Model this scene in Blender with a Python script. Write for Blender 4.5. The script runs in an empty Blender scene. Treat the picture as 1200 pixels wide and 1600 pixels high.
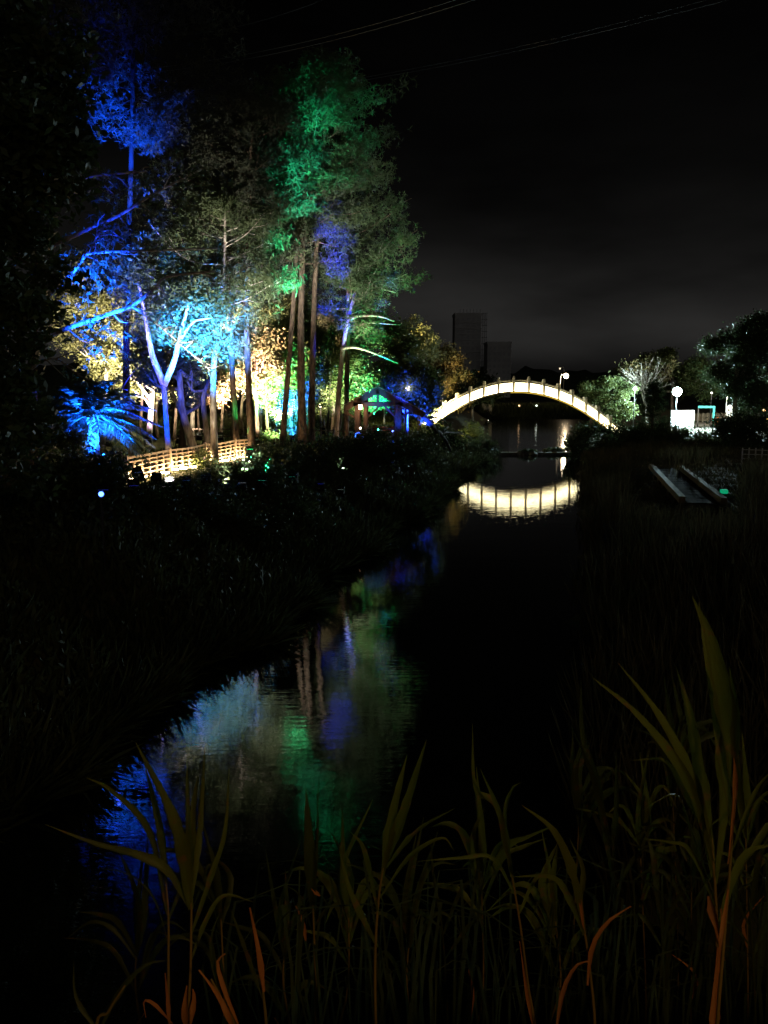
import bpy, math, random
import numpy as np

# ------------------------------------------------------------------ camera, sky, light
C = bpy.context.scene.collection
S = bpy.context.scene
R = math.radians
H = 5.0                     # eye height above the water
PITCH = R(9.0)
FPX = 1208.0                # focal length in photo pixels (1200 x 1600)

cam_d = bpy.data.cameras.new('camera')
cam_d.sensor_fit = 'VERTICAL'
cam_d.sensor_height = 36.0
cam_d.lens = 36.0 * FPX / 1600.0
cam_d.clip_start = 0.05
cam_d.clip_end = 3000
cam_d.dof.use_dof = True
cam_d.dof.focus_distance = 50.0
cam_d.dof.aperture_fstop = 5.6
cam = bpy.data.objects.new('camera', cam_d)
cam.location = (0, 0, H)
cam.rotation_euler = (R(90) - PITCH, 0, 0)
C.objects.link(cam)
S.camera = cam

W = bpy.data.worlds.new('World'); S.world = W; W.use_nodes = True
nt = W.node_tree; nt.nodes.clear()
out = nt.nodes.new('ShaderNodeOutputWorld')
bg = nt.nodes.new('ShaderNodeBackground')
sky = nt.nodes.new('ShaderNodeTexSky'); sky.sky_type = 'NISHITA'; sky.sun_disc = False
sky.sun_elevation = R(32); sky.sun_rotation = R(180)
sky.air_density = 1.0; sky.dust_density = 3.0
bw = nt.nodes.new('ShaderNodeRGBToBW')
pw = nt.nodes.new('ShaderNodeMath'); pw.operation = 'POWER'; pw.inputs[1].default_value = 2.0
tint = nt.nodes.new('ShaderNodeMixRGB'); tint.blend_type = 'MULTIPLY'; tint.inputs[0].default_value = 1.0
tint.inputs[2].default_value = (1.0, 0.97, 0.93, 1)
# faint uneven low cloud
tc = nt.nodes.new('ShaderNodeTexCoord')
cl = nt.nodes.new('ShaderNodeTexNoise'); cl.inputs['Scale'].default_value = 3.0; cl.inputs['Detail'].default_value = 4
mp = nt.nodes.new('ShaderNodeMapping'); mp.inputs['Scale'].default_value = (1, 1, 3.5)
cr = nt.nodes.new('ShaderNodeMapRange')
cr.inputs['From Min'].default_value = 0.3; cr.inputs['From Max'].default_value = 0.7
cr.inputs['To Min'].default_value = 0.45; cr.inputs['To Max'].default_value = 1.35
mu = nt.nodes.new('ShaderNodeMath'); mu.operation = 'MULTIPLY'
L = nt.links.new
L(sky.outputs[0], bw.inputs[0]); L(bw.outputs[0], pw.inputs[0])
L(tc.outputs['Generated'], mp.inputs['Vector']); L(mp.outputs[0], cl.inputs['Vector'])
L(cl.outputs['Fac'], cr.inputs['Value'])
L(pw.outputs[0], mu.inputs[0]); L(cr.outputs[0], mu.inputs[1])
sx = nt.nodes.new('ShaderNodeSeparateXYZ'); L(tc.outputs['Generated'], sx.inputs[0])
def wmath(op, a, b_):
    m_ = nt.nodes.new('ShaderNodeMath'); m_.operation = op
    for i_, q_ in enumerate((a, b_)):
        if isinstance(q_, (int, float)): m_.inputs[i_].default_value = q_
        else: L(q_, m_.inputs[i_])
    return m_.outputs[0]
el = wmath('MAXIMUM', sx.outputs['Z'], 0.0)                       # town glow low on the horizon, all round
dome = wmath('ADD', wmath('MULTIPLY', wmath('POWER', 2.718, wmath('MULTIPLY', el, -13.0)), 3.0), 0.13)
L(wmath('MULTIPLY', mu.outputs[0], dome), tint.inputs[1]); L(tint.outputs[0], bg.inputs['Color'])
SKY = 0.00095
bg.inputs['Strength'].default_value = SKY
L(bg.outputs[0], out.inputs['Surface'])

# the one directional light: the last glow of the town, far weaker than any lamp
sd = bpy.data.lights.new('night_glow', 'SUN'); sd.energy = 0.003; sd.angle = R(12); sd.color = (1.0, 0.86, 0.7)
so = bpy.data.objects.new('night_glow', sd); so.rotation_euler = (R(58), 0, R(180 - 180)); C.objects.link(so)

S.view_settings.view_transform = 'Standard'
S.view_settings.look = 'None'
S.view_settings.exposure = 0.0
S.view_settings.gamma = 1.0
S.view_settings.use_curve_mapping = False
S.render.engine = 'CYCLES'
cy = S.cycles
cy.max_bounces = 3; cy.diffuse_bounces = 1; cy.glossy_bounces = 2; cy.transmission_bounces = 1
cy.use_adaptive_sampling = True; cy.adaptive_threshold = 0.03
cy.transparent_max_bounces = 4; cy.volume_bounces = 0
cy.use_denoising = True
cy.caustics_reflective = False; cy.caustics_refractive = False
cy.sample_clamp_indirect = 4.0
try:
    cy.use_light_tree = True
except Exception:
    pass

# ------------------------------------------------------------------ helpers
rng = np.random.default_rng(7)
random.seed(7)
cp, sp = math.cos(PITCH), math.sin(PITCH)

KL = 0.78                   # depth factor of the left bank, read off its reflections in the water
K = 1.0
def at(px, py, Y):
    Y = Y * K
    u = (px - 600) / FPX; v = (800 - py) / FPX
    d = np.array([u, cp + v * sp, -sp + v * cp])
    return d * (Y / d[1]) + np.array([0, 0, H])

def to_px(x, y, z):
    dz = z - H; dd = y * cp - dz * sp; return 600 + FPX * x / dd, 800 - FPX * (dz * cp + y * sp) / dd
def flat(px, Y, *_): return tuple(at(px, 700, Y)[:2])

def on(px, py, z):
    u = (px - 600) / FPX; v = (800 - py) / FPX
    d = np.array([u, cp + v * sp, -sp + v * cp])
    return d * ((z - H) / d[2]) + np.array([0, 0, H])

def new_mat(name, col, rough=0.8, col2=None, scale=4.0, bump=0.0, stretch=(1, 1, 1), spec=0.3, trans=0.0, metal=0.0, detail=6.0, obj=True):
    m = bpy.data.materials.new(name); m.use_nodes = True
    n = m.node_tree.nodes; l = m.node_tree.links
    b = n['Principled BSDF']
    b.inputs['Roughness'].default_value = rough
    b.inputs['Specular IOR Level'].default_value = spec
    b.inputs['Metallic'].default_value = metal
    t = n.new('ShaderNodeTexCoord'); mpn = n.new('ShaderNodeMapping')
    mpn.inputs['Scale'].default_value = stretch
    l.new(t.outputs['Object'], mpn.inputs['Vector'])
    no = n.new('ShaderNodeTexNoise'); no.inputs['Scale'].default_value = scale; no.inputs['Detail'].default_value = detail
    l.new(mpn.outputs[0], no.inputs['Vector'])
    ra = n.new('ShaderNodeValToRGB')
    c2 = col2 if col2 else tuple(c * 0.55 for c in col)
    ra.color_ramp.elements[0].position = 0.32; ra.color_ramp.elements[0].color = (*c2, 1)
    ra.color_ramp.elements[1].position = 0.68; ra.color_ramp.elements[1].color = (*col, 1)
    l.new(no.outputs['Fac'], ra.inputs['Fac'])
    l.new(ra.outputs['Color'], b.inputs['Base Color'])
    if bump:
        bu = n.new('ShaderNodeBump'); bu.inputs['Strength'].default_value = bump; bu.inputs['Distance'].default_value = 0.05
        l.new(no.outputs['Fac'], bu.inputs['Height']); l.new(bu.outputs[0], b.inputs['Normal'])
    if trans:
        tr = n.new('ShaderNodeBsdfTranslucent'); mx = n.new('ShaderNodeMixShader'); mx.inputs[0].default_value = trans
        l.new(ra.outputs['Color'], tr.inputs['Color'])
        o = n['Material Output']
        l.new(b.outputs[0], mx.inputs[1]); l.new(tr.outputs[0], mx.inputs[2]); l.new(mx.outputs[0], o.inputs['Surface'])
    return m

def glow(name, col, strength, cast=False):
    m = bpy.data.materials.new(name); m.use_nodes = True
    b = m.node_tree.nodes['Principled BSDF']
    b.inputs['Base Color'].default_value = (0.6, 0.6, 0.6, 1)
    b.inputs['Emission Color'].default_value = (*col, 1)
    b.inputs['Emission Strength'].default_value = strength
    b.inputs['Roughness'].default_value = 0.4
    if not cast: m.cycles.emission_sampling = 'NONE'
    return m

M = {}
M['bark_pine'] = new_mat('bark_pine', (0.22, 0.15, 0.10), 0.9, (0.04, 0.028, 0.02), 7, 1.0, (1.6, 1.6, 0.5))
M['bark_pale'] = new_mat('bark_pale', (0.42, 0.37, 0.30), 0.85, (0.13, 0.10, 0.08), 5, 0.6, (1.5, 1.5, 0.5))
M['bark_dark'] = new_mat('bark_dark', (0.10, 0.075, 0.05), 0.9, (0.03, 0.022, 0.016), 5, 0.8, (1.6, 1.6, 0.4))
M['bark_shaded'] = new_mat('bark_shaded', (0.035, 0.028, 0.02), 0.95, (0.012, 0.01, 0.008), 5, 0.8, (1.6, 1.6, 0.4))  # bark darkened so trunks in the beams read as left in shade
M['fixture_black'] = new_mat('fixture_black', (0.02, 0.02, 0.02), 0.8, (0.012, 0.012, 0.012), 8, spec=.1)
M['needle'] = new_mat('needle', (0.10, 0.13, 0.055), 0.6, (0.045, 0.065, 0.03), 0.9, trans=0.3)
M['needle_dull'] = new_mat('needle_dull', (0.11, 0.12, 0.075), 0.65, (0.05, 0.055, 0.035), 0.8, trans=0.3)
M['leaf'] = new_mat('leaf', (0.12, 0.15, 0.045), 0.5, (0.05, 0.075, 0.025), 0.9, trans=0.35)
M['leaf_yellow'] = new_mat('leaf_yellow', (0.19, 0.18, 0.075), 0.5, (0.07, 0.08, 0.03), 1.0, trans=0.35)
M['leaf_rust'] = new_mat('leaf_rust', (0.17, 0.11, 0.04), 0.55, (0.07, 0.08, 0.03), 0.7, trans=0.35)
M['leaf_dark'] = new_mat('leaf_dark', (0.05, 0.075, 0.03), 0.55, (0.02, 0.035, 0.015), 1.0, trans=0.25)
M['palm'] = new_mat('palm', (0.10, 0.15, 0.08), 0.45, (0.06, 0.09, 0.045), 2.0, trans=0.25)
M['undergrowth'] = new_mat('undergrowth', (0.06, 0.075, 0.03), 0.6, (0.025, 0.035, 0.015), 1.3, trans=0.25)
M['drygrass'] = new_mat('drygrass', (0.11, 0.09, 0.05), 0.7, (0.04, 0.045, 0.02), 0.6, trans=0.3)
M['soil'] = new_mat('soil', (0.075, 0.07, 0.04), 0.95, (0.03, 0.032, 0.018), 1.2, 0.6)
M['path'] = new_mat('path', (0.24, 0.21, 0.17), 0.85, (0.15, 0.13, 0.11), 3.0, 0.3)
M['lawn'] = new_mat('lawn', (0.10, 0.13, 0.04), 0.9, (0.05, 0.07, 0.025), 3.0, 0.8)
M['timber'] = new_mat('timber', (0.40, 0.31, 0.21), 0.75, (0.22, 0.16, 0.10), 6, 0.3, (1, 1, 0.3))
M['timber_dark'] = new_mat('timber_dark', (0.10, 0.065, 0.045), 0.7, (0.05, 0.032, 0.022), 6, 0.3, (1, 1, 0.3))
M['timber_wet'] = new_mat('timber_wet', (0.03, 0.027, 0.024), 0.9, (0.012, 0.011, 0.01), 5, 0.5, (0.4, 3, 1), spec=0.02)
M['kerb_wood'] = new_mat('kerb_wood', (0.15, 0.105, 0.045), 0.8, (0.06, 0.045, 0.02), 5, 0.3)
M['stone'] = new_mat('stone', (0.62, 0.58, 0.48), 0.75, (0.48, 0.44, 0.36), 6, 0.15)
M['stone_grey'] = new_mat('stone_grey', (0.30, 0.28, 0.25), 0.85, (0.18, 0.17, 0.15), 4, 0.4)
M['rock'] = new_mat('rock', (0.16, 0.15, 0.13), 0.9, (0.07, 0.065, 0.055), 3, 0.8)
M['wall_white'] = new_mat('wall_white', (0.80, 0.80, 0.78), 0.7, (0.72, 0.72, 0.70), 3, 0.05)
M['metal_dark'] = new_mat('metal_dark', (0.05, 0.05, 0.05), 0.45, (0.03, 0.03, 0.03), 8, 0.1, metal=0.6)
M['metal_pale'] = new_mat('metal_pale', (0.55, 0.55, 0.53), 0.4, (0.42, 0.42, 0.40), 8, 0.05)
M['metal_green'] = new_mat('metal_green', (0.10, 0.45, 0.33), 0.4, (0.08, 0.36, 0.27), 8, 0.05)
M['brick_red'] = new_mat('brick_red', (0.38, 0.09, 0.06), 0.6, (0.25, 0.06, 0.04), 5, 0.1)
M['concrete'] = new_mat('concrete', (0.40, 0.39, 0.38), 0.9, (0.33, 0.32, 0.31), 0.3, 0.1)
M['hill'] = new_mat('hill', (0.04, 0.05, 0.03), 0.95, (0.02, 0.028, 0.016), 0.05, 0.3)
def reed_mat(name, g1, g2, dry, amount):
    m = new_mat(name, g1, 0.5, g2, 5, 0.12, (1, 1, 0.25), trans=0.3)
    n_ = m.node_tree.nodes; l_ = m.node_tree.links; ra = [x for x in n_ if x.type == 'VALTORGB'][0]
    t2 = n_.new('ShaderNodeTexCoord'); no = n_.new('ShaderNodeTexNoise'); no.inputs['Scale'].default_value = 11; no.inputs['Detail'].default_value = 8
    l_.new(t2.outputs['Object'], no.inputs['Vector'])
    mr = n_.new('ShaderNodeMapRange'); mr.inputs['From Min'].default_value = amount; mr.inputs['From Max'].default_value = amount + .07
    l_.new(no.outputs['Fac'], mr.inputs['Value'])
    mx = n_.new('ShaderNodeMixRGB'); mx.inputs[2].default_value = (*dry, 1)
    l_.new(mr.outputs[0], mx.inputs[0]); l_.new(ra.outputs['Color'], mx.inputs[1])
    for tn in ('BSDF_PRINCIPLED', 'BSDF_TRANSLUCENT'):
        b_ = [x for x in n_ if x.type == tn][0]; l_.new(mx.outputs[0], b_.inputs[0])
    return m
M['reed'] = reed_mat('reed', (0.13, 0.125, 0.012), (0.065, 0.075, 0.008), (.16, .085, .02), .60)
M['reed_dim'] = reed_mat('reed_dim', (0.06, 0.062, 0.010), (0.03, 0.035, 0.006), (.10, .05, .015), .60)  # darker copy of reed, the weaker light put into its colour
M['reed_dry'] = new_mat('reed_dry', (0.55, 0.20, 0.055), 0.65, (0.36, 0.11, 0.035), 9, 0.2, (1, 1, 0.2), trans=0.15)
M['reed_stem'] = new_mat('reed_stem', (0.26, 0.15, 0.04), 0.55, (0.16, 0.11, 0.025), 4, 0.1, (1, 1, 0.6))
M['window_dark'] = new_mat('window_dark', (0.33, 0.33, 0.33), 0.6, (0.27, 0.27, 0.27), 1)
M['cable'] = new_mat('cable', (0.10, 0.10, 0.10), 0.6)

# water
wm = bpy.data.materials.new('pond_water'); wm.use_nodes = True
n = wm.node_tree.nodes; l = wm.node_tree.links; b = n['Principled BSDF']
b.inputs['Base Color'].default_value = (0.004, 0.006, 0.005, 1); b.inputs['Roughness'].default_value = 0.008
b.inputs['IOR'].default_value = 2.05
t = n.new('ShaderNodeTexCoord')
def wave(scale, stretch, strength, dist, prev, detail=3):
    mpn = n.new('ShaderNodeMapping'); mpn.inputs['Scale'].default_value = stretch
    l.new(t.outputs['Object'], mpn.inputs['Vector'])
    no = n.new('ShaderNodeTexNoise'); no.inputs['Scale'].default_value = scale; no.inputs['Detail'].default_value = detail
    l.new(mpn.outputs[0], no.inputs['Vector'])
    bu = n.new('ShaderNodeBump'); bu.inputs['Strength'].default_value = strength; bu.inputs['Distance'].default_value = dist
    l.new(no.outputs['Fac'], bu.inputs['Height'])
    if prev: l.new(prev.outputs[0], bu.inputs['Normal'])
    return bu
b1 = wave(1.1, (0.35, 1.0, 1), 0.055, 0.05, None)
b2 = wave(8.5, (0.28, 1.0, 1), 0.155, 0.012, b1)
l.new(b2.outputs[0], b.inputs['Normal'])
M['water'] = wm
wm2 = wm.copy(); wm2.name = 'upper_water'
wm2.node_tree.nodes['Principled BSDF'].inputs['Roughness'].default_value = 0.10
M['water_upper'] = wm2

class MB:
    """collects boxes, tubes and sheets, then links them as one mesh object"""
    def __init__(s): s.v = []; s.f = []
    def add(s, v, f):
        o = len(s.v); s.v += [tuple(map(float, p)) for p in v]; s.f += [tuple(i + o for i in q) for q in f]; return s
    def box(s, c, d, ax=None, bev=0.0):
        c = np.array(c, float); hx, hy, hz = (k / 2 for k in d)
        A = np.eye(3) if ax is None else np.array(ax, float)
        if bev <= 0:
            v = [c + A.T @ np.array((x, y, z)) for z in (-hz, hz) for x, y in ((-hx, -hy), (hx, -hy), (hx, hy), (-hx, hy))]
            f = [(3, 2, 1, 0), (4, 5, 6, 7), (0, 1, 5, 4), (1, 2, 6, 5), (2, 3, 7, 6), (3, 0, 4, 7)]
            return s.add(v, f)
        v = []; e = bev
        for z, k in ((-hz, e), (-hz + e, 0), (hz - e, 0), (hz, e)):
            for x, y in ((-hx + k, -hy + k), (hx - k, -hy + k), (hx - k, hy - k), (-hx + k, hy - k)):
                v.append(c + A.T @ np.array((x, y, z)))
        f = [(3, 2, 1, 0), (12, 13, 14, 15)]
        for i in range(3):
            for j in range(4):
                a = i * 4 + j; bb = i * 4 + (j + 1) % 4
                f.append((a, bb, bb + 4, a + 4))
        return s.add(v, f)
    def beam(s, p, q, w, h, up=(0, 0, 1)):
        p = np.array(p, float); q = np.array(q, float); d = q - p; ln = np.linalg.norm(d); x = d / ln
        u = np.array(up, float); y = np.cross(u, x); y /= np.linalg.norm(y); z = np.cross(x, y)
        return s.box((p + q) / 2, (ln, w, h), (x, y, z))
    def tube(s, pts, rad, sides=7, cap=True, lump=0.0):
        pts = np.array(pts, float); rad = np.broadcast_to(np.array(rad, float), (len(pts),))
        v = []; f = []
        t = np.gradient(pts, axis=0); t /= np.linalg.norm(t, axis=1)[:, None] + 1e-9
        ref = np.array([0, 1, 0.0]) if abs(t[0][1]) < 0.9 else np.array([1, 0, 0.0])
        for i, p in enumerate(pts):
            a = np.cross(t[i], ref); a /= np.linalg.norm(a) + 1e-9; bb = np.cross(t[i], a)
            for k in range(sides):
                th = 2 * math.pi * k / sides
                r = rad[i] * (1 + lump * rng.normal())
                v.append(p + r * (math.cos(th) * a + math.sin(th) * bb))
        for i in range(len(pts) - 1):
            for k in range(sides):
                a0 = i * sides + k; a1 = i * sides + (k + 1) % sides
                f.append((a0, a1, a1 + sides, a0 + sides))
        if cap:
            f.append(tuple(range(sides))[::-1]); f.append(tuple(range((len(pts) - 1) * sides, len(pts) * sides)))
        return s.add(v, f)
    def ball(s, c, r, nu=12, nv=8):
        c = np.array(c, float); r = np.broadcast_to(np.array(r, float), (3,))
        v = [c + r * (0, 0, -1)]
        for i in range(1, nv):
            ph = -math.pi / 2 + math.pi * i / nv
            for k in range(nu):
                th = 2 * math.pi * k / nu
                v.append(c + r * (math.cos(ph) * math.cos(th), math.cos(ph) * math.sin(th), math.sin(ph)))
        v.append(c + r * (0, 0, 1)); f = []
        for k in range(nu):
            f.append((0, 1 + (k + 1) % nu, 1 + k))
            f.append((len(v) - 1, 1 + (nv - 2) * nu + k, 1 + (nv - 2) * nu + (k + 1) % nu))
        for i in range(nv - 2):
            for k in range(nu):
                a = 1 + i * nu + k; bb = 1 + i * nu + (k + 1) % nu
                f.append((a, bb, bb + nu, a + nu))
        return s.add(v, f)
    def build(s, name, mat, parent=None, smooth=False):
        me = bpy.data.meshes.new(name); me.from_pydata(s.v, [], s.f); me.update()
        if smooth: me.polygons.foreach_set('use_smooth', [True] * len(me.polygons))
        return link(name, me, mat, parent)

def link(name, me, mat, parent=None):
    o = bpy.data.objects.new(name, me)
    if mat is not None and not me.materials: me.materials.append(M[mat] if isinstance(mat, str) else mat)
    C.objects.link(o)
    if parent is not None:
        o.parent = parent
        o.matrix_parent_inverse = parent.matrix_world.inverted() if False else o.matrix_parent_inverse
        pl = np.array(parent.get('_base', (0, 0, 0)))
        o.location = tuple(-pl)
    return o

def tag(o, label, cat, group=None, kind=None):
    if label: o['label'] = label
    if cat: o['category'] = cat
    if group: o['group'] = group
    if kind: o['kind'] = kind
    return o

def thing(name, loc, label, cat, group=None):
    """an Empty at the thing's base; parts are given in world coordinates"""
    o = bpy.data.objects.new(name, None); o.empty_display_size = 0.2
    o.location = tuple(map(float, loc)); o['_base'] = tuple(map(float, loc))
    C.objects.link(o)
    return tag(o, label, cat, group)

def struct(o): o['kind'] = 'structure'; return o

def quads_mesh(name, V, mat, parent=None):
    """V: (N,4,3) leaf quads"""
    N = len(V); me = bpy.data.meshes.new(name)
    me.vertices.add(N * 4); me.vertices.foreach_set('co', V.reshape(-1).astype(np.float32))
    me.loops.add(N * 4); me.loops.foreach_set('vertex_index', np.arange(N * 4, dtype=np.int32))
    me.polygons.add(N); me.polygons.foreach_set('loop_start', np.arange(0, N * 4, 4, dtype=np.int32))
    me.polygons.foreach_set('loop_total', np.full(N, 4, dtype=np.int32))
    me.update(calc_edges=True)
    return link(name, me, mat, parent)

def unit(a): return a / (np.linalg.norm(a, axis=-1, keepdims=True) + 1e-9)

def leaves(c, d, hl, hw):
    """leaf diamonds at centres c, long axis d, half length, half width"""
    N = len(c); w = unit(np.cross(d, rng.normal(size=(N, 3))))
    hl = np.broadcast_to(hl, (N,))[:, None]; hw = np.broadcast_to(hw, (N,))[:, None]
    sag = np.array([0, 0, -1.0]) * hl * 0.15
    return np.stack([c - d * hl, c + w * hw, c + d * hl + sag, c - w * hw], axis=1)

def ballpts(n, flat=1.0, inner=0.0):
    p = unit(rng.normal(size=(n, 3))) * (inner + (1 - inner) * rng.random((n, 1)) ** (1 / 2.2))
    p[:, 2] *= flat
    return p

def curve(pts, n):
    """Catmull-Rom through pts"""
    P = np.array(pts, float); k = len(P)
    if k == 2: return P[0] + np.linspace(0, 1, n)[:, None] * (P[1] - P[0])
    Q = np.vstack([2 * P[0] - P[1], P, 2 * P[-1] - P[-2]]); o = []
    for s in np.linspace(0, k - 1 - 1e-6, n):
        i = int(s); u = s - i; a, b_, c_, d_ = Q[i], Q[i + 1], Q[i + 2], Q[i + 3]
        o.append(0.5 * (2 * b_ + (c_ - a) * u + (2 * a - 5 * b_ + 4 * c_ - d_) * u * u + (3 * b_ - a - 3 * c_ + d_) * u ** 3))
    return np.array(o)

def sstep(a, b_, x):
    t_ = np.clip((x - a) / (b_ - a), 0, 1); return t_ * t_ * (3 - 2 * t_)

# ------------------------------------------------------------------ setting: ground, water
LB = [(-6, -4.2), (4, -5.6), (8, -5.4), (9.9, -4.3), (12, -3.9), (17.2, -2.5), (24.5, -0.9), (33, 1.5), (44, 3.7), (57, 7.2), (62, 7.6), (75, 9), (128, 17.5), (400, 60)]
RB = [(-6, 3), (4, 2.0), (8, 2.3), (12, 3.0), (16, 4.2), (33, 8.6), (42, 10.6), (52, 13.3), (59, 14.6), (75, 19), (128, 33), (400, 130)]
def wig(Y, k): return (.30 * np.sin(Y * .83 + k) + .2 * np.sin(Y * 2.1 + 2 * k) + .1 * np.sin(Y * 4.7 + k)) * np.clip((60 - Y) / 8, 0, 1)
def xl(Y): return np.interp(Y, [p[0] for p in LB], [p[1] for p in LB]) + wig(np.asarray(Y, float), 1.0)
def xr(Y): return np.interp(Y, [p[0] for p in RB], [p[1] for p in RB]) + wig(np.asarray(Y, float), 4.0)

def gz(x, y):
    x = np.asarray(x, float); y = np.asarray(y, float)
    a = xl(y); b_ = xr(y)
    dl = a - x; dr = x - b_
    d = np.maximum(dl, dr)                                        # distance outside the channel
    hl_ = np.interp(y, [40, 50, 64, 74], [1.95, 1.1, 1.1, 1.5]); hl_ = hl_ + (1.95 - hl_) * sstep(3.5, 7.5, dl)
    bank = -0.7 + 0.9 * sstep(-0.8, 0.7, d) + np.where(dl > dr, hl_ * sstep(0.4, 3.4, d), 0.95 * sstep(0.5, 4.5, d))
    far = np.where(y > 128, sstep(128, 134, y) * 1.9, 0)
    z = np.where(y > 128, np.maximum(bank, -0.7 + far), bank)
    near = 3.35 * sstep(3.6, 0.6, y)                              # the bank the photograph is taken from
    low = np.where(y < 5.2, -0.7 + 0.95 * sstep(5.2, 3.6, y), -9)
    z = np.maximum(np.maximum(z, low), np.where(y < 3.6, 0.25 + near, -9))
    z = z + 0.05 * np.sin(x * 1.7 + y * 0.9) * np.cos(y * 1.3 - x * 0.6)
    return z

def grid_axis(segs):
    o = []
    for a, b_, s in segs: o += list(np.arange(a, b_, s))
    o.append(segs[-1][1]); return np.array(o)
gx = grid_axis([(-900, -120, 60), (-120, -30, 6), (-30, 30, 0.55), (30, 70, 2), (70, 900, 50)])
gy = grid_axis([(-60, -8, 6), (-8, 64, 0.55), (64, 140, 1.5), (140, 300, 10), (300, 1500, 80)])
X, Yg = np.meshgrid(gx, gy); Z = gz(X, Yg)
V = np.stack([X, Yg, Z], -1).reshape(-1, 3); nx = len(gx)
I = np.arange((len(gy) - 1) * nx).reshape(len(gy) - 1, nx)[:, :-1].reshape(-1)
F = np.stack([I, I + 1, I + nx + 1, I + nx], 1)
me = bpy.data.meshes.new('ground'); me.from_pydata(V.tolist(), [], F.tolist())
me.polygons.foreach_set('use_smooth', [True] * len(me.polygons))
struct(link('ground', me, 'soil'))

def strip(name, ys, fa, fb, z, mat, nx=2):
    v = []; f = []
    for y in ys:
        for k in range(nx): 
            x = fa(y) + (fb(y) - fa(y)) * k / (nx - 1); v.append((x, y, z(x, y) if callable(z) else z))
    for i in range(len(ys) - 1):
        for k in range(nx - 1):
            a = i * nx + k; f.append((a, a + 1, a + nx + 1, a + nx))
    return MB().add(v, f).build(name, mat)
struct(strip('pond_water', np.arange(2, 59.61, 2.4), lambda y: xl(y) - 3, lambda y: xr(y) + 3, 0.0, 'water'))
struct(strip('upper_pond_water', np.arange(60, 131, 3), lambda y: xl(y) - 3, lambda y: xr(y) + 3, 0.16, 'water_upper'))
# paved promenade behind the timber railing, lawn by the pavilion
gpath = lambda x, y: float(gz(x, y)) + 0.03
struct(strip('promenade', np.arange(28, 62, 1.0) * KL, lambda y: KL * np.interp(y / KL, [28, 31, 43, 62], [-16.5, -15.5, -12.2, -8]), lambda y: KL * np.interp(y / KL, [28, 31, 43, 50, 62], [-11, -10.5, -7.8, -4.5, -1.5]), gpath, 'path', 6))
struct(strip('lawn', np.arange(43, 84, 1.0), lambda y: -8.0 + 0 * y, lambda y: np.interp(y, [43, 54, 84], [-.5, 3.0, 6.0]), lambda x, y: float(gz(x, y)) + 0.06, 'lawn', 8))
struct(strip('paved_court', np.arange(64, 92, 1.0), lambda y: np.interp(y, [64, 92], [22.5, 31]), lambda y: 55 + 0 * y, lambda x, y: float(gz(x, y)) + 0.05, 'path', 10))

# hills
hx = np.linspace(-500, 800, 261)
def hill(name, Y, base, amp, seed, mat):
    r = np.random.default_rng(seed)
    prof = base + amp * np.sin(hx / 90 + seed) + 0.5 * amp * np.sin(hx / 37 + 2 * seed)
    fine = np.repeat(r.normal(size=131), 2)[:261] * 0.7 + r.normal(size=261) * 0.5
    v = []; f = []
    for j, (dy, k) in enumerate(((0, 0), (6, 0.55), (16, 0.85), (30, 1.0), (70, 0.7), (120, 0))):
        for i, x in enumerate(hx):
            v.append((x, Y + dy + r.normal() * 2, 1 + max(0, (prof[i] + fine[i] * 1.2) * k) + (r.normal() * 0.5 if 0 < k else 0)))
    nn = len(hx)
    for j in range(5):
        for i in range(nn - 1):
            a = j * nn + i; f.append((a, a + 1, a + nn + 1, a + nn))
    return struct(MB().add(v, f).build(name, mat, smooth=True))
hill('wooded_hills', 420, 16.0, 2.2, 3, 'hill')

# ------------------------------------------------------------------ lamps (each lamp carries its own light)
def light(kind, loc, col, watts, parent, target=None, angle=40, blend=0.6, radius=0.06, name='light'):
    d = bpy.data.lights.new(name, kind); d.energy = watts * K * K; d.color = col
    d.shadow_soft_size = radius
    if kind == 'SPOT': d.spot_size = R(angle); d.spot_blend = blend
    o = bpy.data.objects.new(name, d); C.objects.link(o)
    pl = np.array(parent['_base']); o.parent = parent
    o.location = tuple(np.array(loc, float) - pl)
    if target is not None:
        v = np.array(target, float) - np.array(loc, float); v /= np.linalg.norm(v)
        from mathutils import Vector
        o.rotation_euler = Vector(v).to_track_quat('-Z', 'Y').to_euler()
    return o

GLOWS = {}
def glow_for(col, k):
    key = (tuple(round(c, 2) for c in col), k)
    if key not in GLOWS: GLOWS[key] = glow('lamp_glow', col, k)
    return GLOWS[key]

def floodlight(pos, target, col, watts, angle, label, blend=1.0, lens=.2, group='coloured floodlights on the ground among the trees', lift=0.36):
    x, y = pos; z = float(gz(x, y)) + 0.02
    base = np.array([x, y, z]); head = base + (0, 0, lift)
    d = unit(np.array(target, float) - head)
    t_ = thing('floodlight', base, label, 'floodlight', group)
    side = unit(np.cross(d, (0, 0, 1))); up = np.cross(side, d)
    MB().box(head, (0.20, 0.26, 0.20), (d, side, up), 0.02).build('housing', 'fixture_black', t_)
    MB().box(head + d * 0.112, (0.02, 0.21, 0.16), (d, side, up)).build('lens', glow_for(col, lens), t_)
    hb = MB()
    for s_ in (-1, 1):
        hb.box(head + d * 0.19 + up * 0.096 * s_, (0.18, 0.25, 0.012), (d, side, up)).box(head + d * 0.19 + side * 0.122 * s_, (0.18, 0.012, 0.18), (d, side, up))
    hb.build('hood', 'fixture_black', t_)
    b_ = MB()
    for s_ in (-1, 1): b_.beam(base + side * 0.16 * s_, head + side * 0.16 * s_, 0.02, 0.03, up=(0.1, 1, 0))
    b_.box(base + (0, 0, 0.01), (0.36, 0.36, 0.03)); b_.build('bracket', 'fixture_black', t_)
    light('SPOT', head + d * 0.31, col, watts, t_, target, angle, blend, 0.08, 'floodlight_beam')
    return t_

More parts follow.
